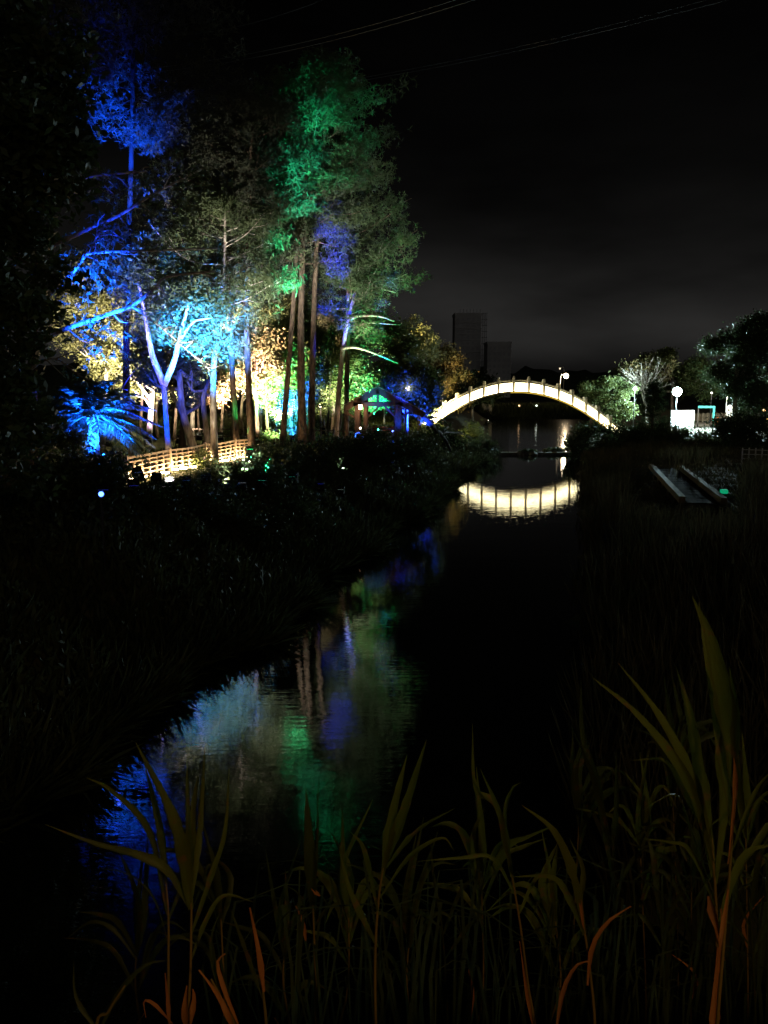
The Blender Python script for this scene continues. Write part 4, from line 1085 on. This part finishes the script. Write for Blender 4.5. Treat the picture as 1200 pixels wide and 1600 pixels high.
# ------------------------------------------------------------------ foreground reeds
GRE = 'tall reeds in the foreground'
def ribbon(pts, w0, n=16, fold=.25, peak=.35, tipw=.03):
    P = curve(pts, n); T = unit(np.gradient(P, axis=0)); v = []; f = []
    for i in range(n):
        s = i / (n - 1); w = w0 * (min(1, .35 + .65 * s / peak) if s < peak else max(tipw, (1 - (s - peak) / (1 - peak)) ** .8))
        w *= .95 * (1 + .10 * rng.normal()) if 0 < i < n - 1 else .95
        side = np.cross(T[i], (P[i] - np.array([0, 0, H]))); side = side / (np.linalg.norm(side) + 1e-9)
        tw_ = ribbon.tw; nn_ = np.cross(side, T[i]); sd_ = side * math.cos(tw_) + nn_ * math.sin(tw_)
        k = np.cross(T[i], sd_)
        v += [P[i] - sd_ * w / 2 + k * fold * w, P[i], P[i] + sd_ * w / 2 + k * fold * w]
    for i in range(n - 1):
        a = i * 3; f += [(a, a + 1, a + 4, a + 3), (a + 1, a + 2, a + 5, a + 4)]
    return MB().add(v, f)
ribbon.tw = 0.0
def reed(label, Y, stem, leaf, dry=(), rs=.009, mat='reed', stem_mat='reed_stem', group=GRE):
    P = pix(stem, Y); f_ = P[0].copy(); f_[2] = float(gz(f_[0], Y)); f_[0] += .03
    t_ = thing('reed_plant', f_, label, 'reed', group)
    C_ = curve([f_] + P, 16)
    MB().tube(C_, np.linspace(rs * 1.2, rs * .5, 16), 6).build('stem', stem_mat, t_, True)
    for i, (pts, w) in enumerate(leaf):
        ribbon.tw = rng.normal() * .45; dy = rng.normal() * .12
        Q = [at(a, b_, Y + dy * k / max(1, len(pts) - 1)) for k, (a, b_) in enumerate(pts)]
        ribbon(Q, w * Y / FPX).build('leaf', mat, t_, True)
    for pts, w in dry:
        ribbon.tw = rng.normal() * .3
        Q = [at(a, b_, Y - .02) for a, b_ in pts]; ribbon(Q, w * Y / FPX, 8, .3, .3, .25).build('dry_leaf', 'reed_dry', t_, True)
    return t_
reed('tall reed at left with upright fan of leaves', 3.6, [(296, 1640), (298, 1500), (300, 1350)],
     [([(300, 1380), (296, 1290), (292, 1190)], 15), ([(300, 1400), (312, 1290), (320, 1165)], 13), ([(298, 1420), (275, 1290), (212, 1160)], 26), ([(299, 1460), (330, 1370), (352, 1300), (358, 1200)], 12),
      ([(297, 1420), (262, 1360), (215, 1335), (150, 1318), (70, 1288)], 16), ([(299, 1500), (322, 1440), (350, 1400), (398, 1410)], 11), ([(299, 1330), (303, 1260), (310, 1210)], 12)],
     [([(294, 1620), (291, 1570), (293, 1540)], 18), ([(298, 1600), (303, 1560), (301, 1545)], 10)])
reed('reed with orange stem left of the tall fan-leaved reed', 3.7, [(266, 1640), (263, 1520), (263, 1430), (255, 1330)],
     [([(260, 1380), (250, 1290), (225, 1190)], 16), ([(262, 1430), (235, 1300), (175, 1235), (135, 1215)], 12), ([(263, 1440), (300, 1340), (305, 1250)], 12), ([(263, 1470), (240, 1400), (200, 1365), (152, 1356)], 6)],
     [([(265, 1600), (262, 1560), (258, 1520)], 8), ([(270, 1600), (240, 1568), (225, 1565), (228, 1590)], 6)])
reed('thick reed at right with broad arching leaves', 3.4, [(1116, 1640), (1120, 1500), (1118, 1400), (1112, 1310)],
     [([(1115, 1370), (1098, 1250), (1080, 1130), (1056, 1040)], 26), ([(1115, 1360), (1085, 1230), (1030, 1120), (965, 1035)], 22), ([(1114, 1350), (1075, 1220), (1000, 1120), (925, 1058)], 18), ([(1112, 1320), (1070, 1240), (1040, 1190), (985, 1188)], 12),
      ([(1116, 1400), (1080, 1290), (1055, 1240), (1000, 1268)], 14), ([(1118, 1380), (1130, 1260), (1120, 1180), (1128, 1120)], 16), ([(1120, 1450), (1160, 1340), (1215, 1318)], 14), ([(1120, 1420), (1080, 1330), (1045, 1315), (1000, 1310)], 9)],
     [([(1108, 1400), (1118, 1440), (1132, 1500)], 16), ([(1112, 1620), (1116, 1560), (1122, 1480)], 20), ([(1120, 1560), (1128, 1480), (1127, 1420)], 9)], rs=.011)
reed('tallest reed at right edge with one broad upright leaf', 3.2, [(1118, 1640), (1130, 1480), (1142, 1330), (1148, 1200)],
     [([(1148, 1230), (1135, 1100), (1112, 1000), (1082, 932)], 34), ([(1147, 1210), (1152, 1120), (1140, 1040)], 20), ([(1146, 1300), (1128, 1180), (1105, 1030), (1092, 940)], 18), ([(1145, 1330), (1180, 1240), (1210, 1200)], 10)],
     [([(1148, 1185), (1150, 1230), (1144, 1300), (1138, 1350)], 9), ([(1138, 1390), (1126, 1470), (1124, 1520)], 8)], rs=.010)
reed('bent reed with curling orange side shoot', 3.7, [(930, 1640), (922, 1520), (910, 1440), (890, 1360)],
     [([(912, 1450), (895, 1370), (865, 1300), (815, 1258)], 20), ([(913, 1460), (888, 1400), (862, 1370), (800, 1370)], 14), ([(905, 1420), (912, 1360), (890, 1310)], 12), ([(918, 1490), (950, 1440), (975, 1430)], 6)],
     [([(918, 1540), (925, 1480), (950, 1440), (986, 1416)], 9), ([(868, 1620), (880, 1550), (900, 1510), (920, 1502)], 9), ([(912, 1450), (905, 1400), (886, 1340)], 7)])
reed('slender reed in the middle right with drooping tips', 3.9, [(838, 1640), (825, 1540), (812, 1440), (795, 1340)],
     [([(800, 1370), (785, 1280), (750, 1200)], 15), ([(798, 1350), (775, 1260), (742, 1230), (738, 1130)], 14), ([(806, 1400), (770, 1340), (720, 1340), (650, 1346)], 9), ([(805, 1390), (790, 1280), (800, 1235), (815, 1222)], 9), ([(810, 1430), (840, 1370), (880, 1375)], 8)],
     [([(832, 1600), (822, 1540), (812, 1470)], 7)])
reed('reed with two tall pointed leaves in the centre', 3.8, [(588, 1640), (586, 1500), (592, 1400), (604, 1330)],
     [([(598, 1370), (615, 1270), (636, 1180)], 20), ([(602, 1350), (635, 1260), (667, 1155)], 22), ([(600, 1360), (650, 1300), (712, 1262)], 9), ([(596, 1400), (640, 1340), (690, 1310), (710, 1330)], 9), ([(592, 1430), (570, 1330), (548, 1300)], 10), ([(590, 1480), (550, 1400), (530, 1330)], 12)])
reed('dim upright reed left of the central pointed leaves', 4.2, [(495, 1640), (492, 1500), (488, 1390)],
     [([(488, 1420), (482, 1320), (478, 1230)], 24), ([(489, 1420), (494, 1320), (497, 1215)], 10), ([(490, 1450), (520, 1400), (510, 1350)], 9), ([(490, 1460), (470, 1400), (440, 1380)], 8)],
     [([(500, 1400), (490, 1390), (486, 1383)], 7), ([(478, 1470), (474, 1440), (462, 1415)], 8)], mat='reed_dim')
reed('broken reed with a bright orange dry blade standing alone', 3.5, [(418, 1640), (412, 1560), (402, 1480)],
     [([(408, 1540), (440, 1440), (470, 1420)], 8), ([(410, 1560), (378, 1470), (360, 1420)], 9)],
     [([(412, 1550), (402, 1480), (390, 1418)], 12)], mat='reed_dim')
reed('short reed with crossed orange dry blades at lower left', 3.4, [(372, 1640), (350, 1570), (330, 1530)],
     [([(350, 1580), (330, 1480), (345, 1420)], 8)],
     [([(366, 1610), (345, 1560), (311, 1515)], 13), ([(372, 1600), (352, 1550), (340, 1505), (352, 1490)], 9)], mat='reed_dim')
reed('arching low reed at the lower left corner', 3.3, [(150, 1640), (170, 1580), (195, 1540)],
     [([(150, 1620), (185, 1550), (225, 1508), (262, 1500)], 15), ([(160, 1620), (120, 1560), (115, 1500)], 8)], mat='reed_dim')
reed('thin upright reed pair behind the bent reed', 4.6, [(958, 1640), (960, 1480), (958, 1330)],
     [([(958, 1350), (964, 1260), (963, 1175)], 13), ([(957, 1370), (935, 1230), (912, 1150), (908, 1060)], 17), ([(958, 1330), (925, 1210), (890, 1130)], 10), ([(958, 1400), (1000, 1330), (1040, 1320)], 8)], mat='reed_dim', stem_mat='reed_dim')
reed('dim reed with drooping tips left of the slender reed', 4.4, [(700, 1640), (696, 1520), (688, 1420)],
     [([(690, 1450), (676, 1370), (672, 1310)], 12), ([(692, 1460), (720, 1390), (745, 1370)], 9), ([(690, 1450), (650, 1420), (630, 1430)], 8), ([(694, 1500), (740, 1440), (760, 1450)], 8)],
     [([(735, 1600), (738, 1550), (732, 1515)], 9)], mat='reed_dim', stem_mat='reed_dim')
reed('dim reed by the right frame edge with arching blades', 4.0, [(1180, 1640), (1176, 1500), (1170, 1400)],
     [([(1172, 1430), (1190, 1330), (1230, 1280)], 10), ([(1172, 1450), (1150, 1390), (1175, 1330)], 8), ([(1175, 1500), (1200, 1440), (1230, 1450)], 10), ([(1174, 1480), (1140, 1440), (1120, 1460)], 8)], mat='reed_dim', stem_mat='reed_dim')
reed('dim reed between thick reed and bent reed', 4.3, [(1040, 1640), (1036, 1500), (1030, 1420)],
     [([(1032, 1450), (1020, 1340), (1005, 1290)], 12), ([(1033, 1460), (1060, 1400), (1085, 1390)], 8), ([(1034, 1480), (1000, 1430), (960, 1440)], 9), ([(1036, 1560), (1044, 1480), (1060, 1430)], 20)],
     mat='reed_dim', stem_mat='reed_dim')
extra = ((215, 4.3, 1430, 'dim reed behind the orange-stemmed reed'), (345, 4.4, 1390, 'dim reed right behind the tall fan-leaved reed'), (445, 4.5, 1440, 'dim reed right of the bright orange dry blade'),
         (545, 4.6, 1380, 'dim reed close left of the central pointed leaves'), (640, 4.4, 1420, 'dim reed close right of the central pointed leaves'), (752, 4.7, 1330, 'dim reed left behind the slender drooping reed'),
         (868, 4.5, 1400, 'dim reed between the slender and the bent reed'), (1000, 4.9, 1280, 'dim reed right of the thin upright pair'), (1080, 4.6, 1330, 'dim reed left behind the thick reed'), (1165, 4.8, 1250, 'dim reed right behind the tallest reed'), (905, 5.3, 1230, 'farther dim reed left of the thin upright pair'), (1050, 5.6, 1180, 'farther dim reed behind the broad arching leaves'))
for px, Yv, top, lb in extra:
    lf = []
    for k in range(9):
        y0 = top + rng.uniform(20, 150); sx_ = rng.choice([-1, 1]); w_ = rng.uniform(8, 15); r_ = rng.uniform(20, 85); up_ = rng.uniform(60, 150)
        if k < 3: lf.append(([(px, top + 60), (px + rng.normal() * 8, top - 20), (px + rng.normal() * 22, top - up_)], w_ * 1.25))
        else: lf.append(([(px, y0), (px + sx_ * r_ * .45, y0 - up_ * .6), (px + sx_ * r_ * .9, y0 - up_ * .75), (px + sx_ * r_ * 1.4, y0 - up_ * rng.uniform(.3, .9))], w_))
    dr = [([(px + 2, top + 230), (px + rng.normal() * 14, top + 190), (px + rng.normal() * 30, top + 150)], 7)] if rng.random() < .6 else []
    reed(lb, Yv, [(px + rng.normal() * 8, 1640), (px + rng.normal() * 4, 1540), (px, top + 40)], lf, dr, mat='reed' if rng.random() < .4 else 'reed_dim')
# small reeds too dim and many to tell apart
Q = []
for i in range(220):
    px = rng.uniform(330, 1230) if i % 3 else rng.uniform(560, 1230); Yv = rng.uniform(3.9, 5.4); b0 = at(px, 1640, Yv); b0[2] = float(gz(b0[0], Yv))
    top = at(px + rng.normal() * 40, rng.uniform(1340, 1560), Yv)
    mid = (b0 + top) / 2 + rng.normal(size=3) * .05; tip = top + np.array([rng.normal() * .34, rng.normal() * .15, -.05 - .1 * rng.random()])
    P = curve([b0, mid, top, tip], 7); T = unit(np.gradient(P, axis=0)); sd_ = unit(np.cross(T, (0.2 * rng.normal(), 1, 0.0)))
    w = np.array([.5, .8, 1, .9, .8, .5, .05])[:, None] * rng.uniform(.005, .012)
    A = P - sd_ * w; B = P + sd_ * w
    for k in range(6): Q.append(np.stack([A[k], B[k], B[k + 1], A[k + 1]]))
tag(quads_mesh('reed_undergrowth', np.array(Q), 'undergrowth'), 'thin dim reed blades between the foreground reeds', 'reeds', kind='stuff')

# ------------------------------------------------------------------ the floodlights among the trees
K = KL
BLUE = (.004, .022, 1.0); DBLUE = (.012, .004, 1.0); CYAN = (.01, .17, 1.0); GREEN = (.01, 1.0, .22); TEAL = (.01, .8, .5)
WARM = (1.0, .86, .62); PINK = (1.0, .54, .46); WHITE = (1.0, .9, .72); PURP = (.45, .16, 1.0); PALE = (.75, 1.0, .55); SOD = (1.0, .6, .16)
fl = floodlight
fl(flat(165, 26.8), at(150, 640, 30.2), (.004, .06, 1), 190000, 46, 'ground floodlight hidden behind the hedge below the blue palm')
fl(flat(215, 28.0), at(175, 640, 30), (.004, .09, 1), 30000, 34, 'ground floodlight at the foot of the palm, its beam blue')
fl((-6.3, 17.2), at(160, 480, 28.8), (.004, .06, 1), 620000, 20, lift=.5, label='ground floodlight at far left, throwing blue on the long limbs')
fl((-5.8, 17.8), at(170, 362, 28.8), (.004, .04, 1), 42000, 12, lift=.5, label='ground floodlight at far left, aimed high, second from the edge')
fl(flat(100, 31), at(185, 90, 36), (.012, .008, 1.0), 2200, 30, 'ground floodlight at left aimed up at the faint blue high crown')
fl(flat(242, 25.2), at(262, 650, 35), (.004, .06, 1), 45000, 16, lift=.6, label='ground floodlight throwing blue on the forked trunk')
fl(flat(262, 25), at(235, 510, 36), BLUE, 90000, 30, lift=.6, label='ground floodlight aimed up between the railing and the forked tree')
fl(flat(288, 25.4), at(312, 515, 37), CYAN, 1500000, 23, lift=.6, label='cyan ground floodlight just left of the white trunk, nearest the water')
fl(flat(352, 26.5), at(335, 650, 38), WHITE, 10000, 16, lift=.6, label='white ground floodlight at the foot of the white trunk')
fl(flat(320, 26), at(338, 560, 38), CYAN, 420000, 17, lift=.6, label='second cyan ground floodlight close before the white trunk')
fl(flat(335, 41.5), at(392, 555, 50), PINK, 210000, 42, 'ground floodlight behind the white trunk')
fl(flat(391, 39.5), at(372, 640, 42), GREEN, 1500, 22, 'ground floodlight with green glow below the red-brown pine', lens=5)
fl(flat(408, 44), at(430, 570, 53), (.05, 1.0, .35), 160000, 32, 'green ground floodlight behind the red-brown pine')
fl(flat(432, 47), at(425, 620, 53), PALE, 30000, 54, 'pale ground floodlight beside the low green hedge')
fl(flat(456, 49.5), at(458, 590, 56), (.01, .07, 1.0), 300000, 40, 'blue ground floodlight behind the slim leaning pine')
fl(flat(448, 50), at(450, 640, 56), (.01, .35, 1.0), 90000, 40, 'light blue ground floodlight left behind the slim leaning pine')
fl((-3.0, 25.5), at(532, 372, 49), (.01, .02, 1.0), 480000, 7, lift=.5, label='deep blue ground floodlight before the twin pine trunks')
fl((-2.2, 26.6), at(512, 318, 49), (.01, .02, 1), 420000, 6, lift=.5, label='deep blue ground floodlight on the bank below the curving pine')
fl(flat(500, 43), at(530, 440, 52), BLUE, 100000, 18, 'blue ground floodlight right before the twin pine trunks')
fl((-2.9, 24.2), at(462, 140, 47), (.03, 1, .58), 150000, 14, lift=.5, label='green ground floodlight before the slim leaning pine, aimed at the treetop')
fl((-3.6, 22.6), at(540, 150, 48), (.03, 1, .58), 135000, 14, lift=.5, label='green ground floodlight before the curving pine, aimed at the treetop')
fl(flat(470, 43), at(470, 560, 47.5), WARM, 300, 40, 'dim warm ground floodlight at the foot of the twin trunks')
fl(flat(525, 46), at(575, 460, 50), WHITE, 14000, 34, 'white ground floodlight at the foot of the curving pine')
fl(flat(590, 46), at(585, 440, 51), GREEN, 14000, 40, 'green ground floodlight left of the pavilion front')
fl(flat(600, 55.5), at(585, 575, 60), TEAL, 60000, 60, 'teal ground floodlight behind the pavilion')
fl(flat(545, 53.5), at(560, 580, 60), PALE, 22000, 60, 'pale green ground floodlight behind the left pavilion post')
fl(flat(650, 52), at(645, 600, 57), (.008, .04, 1), 90000, 44, 'deep blue ground floodlight right of the pavilion')
fl(flat(612, 46.5), at(617, 640, 50.2), (.004, .06, 1), 9000, 34, 'small floodlight throwing blue on the pavilion front')
fl(flat(585, 46.5), at(585, 615, 50.2), (.01, .35, 1), 2600, 26, 'light blue floodlight before the pavilion gable')
fl(flat(620, 47), at(640, 500, 52), BLUE, 90000, 14, 'blue floodlight before the right pavilion post, aimed up high')
fl(flat(600, 46), at(603, 425, 51), (.01, .06, 1), 90000, 10, 'narrow blue floodlight before the pavilion, aimed at the crown')
fl(flat(232, 48), at(238, 640, 52), PURP, 8000, 40, 'purple ground floodlight before the purple-lit trunk')
fl(flat(215, 46), at(225, 545, 53), WARM, 45000, 76, 'warm ground floodlight right of the palm, behind the promenade')
fl(flat(280, 48), at(285, 590, 52), WARM, 42000, 100, 'warm ground floodlight behind the blue forked tree')
fl(flat(345, 51), at(345, 490, 58), WARM, 62000, 66, 'warm ground floodlight behind the orange pine')
fl(flat(170, 45), at(170, 490, 52), WARM, 26000, 64, 'warm ground floodlight behind the palm')
fl(flat(400, 47), at(398, 600, 51), WARM, 3000, 70, 'warm ground floodlight behind the red-brown pine')
fl(flat(312, 51), at(312, 470, 58), (1, .9, .7), 110000, 64, 'added cream fill floodlight behind the leaning tan trunk')  # fill beam added to brighten the backdrop trees at mid-height
fl(flat(440, 53), at(428, 490, 62), (.88, 1, .76), 44000, 60, 'added pale fill floodlight behind the low green hedge')  # second added fill, for the backdrop crowns farther right
fl(flat(385, 43), at(405, 470, 55), (1, .8, .88), 34000, 44, 'lilac ground floodlight behind the orange pine')
fl(flat(505, 58), at(515, 570, 64), WHITE, 30000, 66, 'white ground floodlight far back between the pine trunks')
fl((-5.4, 19.0), at(340, 385, 43), (1.0, .93, .84), 38000, 40, lift=.5, label='pale ground floodlight before the orange pine, aimed at dim crowns')
fl((-1.6, 28.2), at(590, 345, 51), (.8, 1.0, .85), 17000, 28, lift=.5, label='pale ground floodlight left of the pavilion, aimed at the dim crown')
fl((-4.0, 21.6), at(440, 370, 47), (.92, .97, .92), 36000, 34, lift=.5, label='pale ground floodlight before the leaning pine, aimed at dim crowns')
K = 1.0
fl(flat(640, 63), at(652, 550, 72), (1.0, .78, .34), 80000, 46, 'yellow ground floodlight under the yellow-lit tree by the bridge')
fl(flat(668, 66), at(690, 590, 78), (1.0, .78, .36), 26000, 56, 'yellow ground floodlight under the rust-leaved tree')
fl(flat(706, 57), at(735, 682, 60), (1, .8, .25), 700, 60, 'small yellow floodlight beside the yellow-lit low shrub')
K = KL
lp = at(630, 601, 56)
street_lamp((lp[0] + .25, lp[1]), lp[2] - float(gz(lp[0], lp[1])), 'white globe lamp above the pavilion roof', (1, .86, .8), 60, glob=.14, lens=4)
lp = at(600, 640, 78)
street_lamp((lp[0], lp[1]), 2.8, 'lamp on the lawn hidden behind the pavilion', (1, .85, .4), 900, glob=.15, lens=8)
lp = at(501, 634, 63)
street_lamp((lp[0], lp[1]), lp[2] - float(gz(lp[0], lp[1])), 'small warm bollard lamp seen between the pine trunks', (1, .7, .4), 160, glob=.11, lens=12, pole='metal_dark')
for px, py, Y, col, lb in ((158, 772, 18.3, (.05, .12, 1), 'tiny blue spotlight glowing in the dark undergrowth at left'), (391, 714, 38.5, (.05, 1, .4), 'tiny green spotlight below the red-brown pine'), (320, 717, 37, (1, .6, .6), 'tiny pinkish spotlight below the white trunk'), (591, 671, 48.6, (.1, 1, .55), 'small green light at the pavilion railing'), (614, 674, 48.4, (.1, .15, 1), 'small blue light at the pavilion railing'), (563, 669, 48.4, (1, .8, .6), 'small white light at the left pavilion post'), (484, 672, 53, (.3, .4, 1), 'small blue-white light behind the twin pine trunks')):
    q = at(px, py, Y); b0 = np.array([q[0], q[1], float(gz(q[0], q[1]))])
    t_ = thing('garden_light', b0, lb, 'garden light')
    MB().tube([b0 - (0, 0, .1), q - (0, 0, .05)], .025, 6).build('stake', 'metal_dark', t_)
    MB().ball(q, .05, 10, 6).build('bulb', glow_for(col, 10), t_, True)

K = 1.0
# path lamp on the near bank behind the viewer: it lights the reeds
t_ = street_lamp((3.4, -3.2), 3.0, 'warm path lamp on the near bank behind the reeds', (1.0, .66, .20), 480, glob=.16, lens=6)

street_lamp((27.0, 46.0), 4.2, 'added lamp out of view lighting the large dim tree and right bank', (1.0, .88, .66), 350, glob=.18, lens=10)  # unseen lamp, added to brighten the right-hand tree and bank
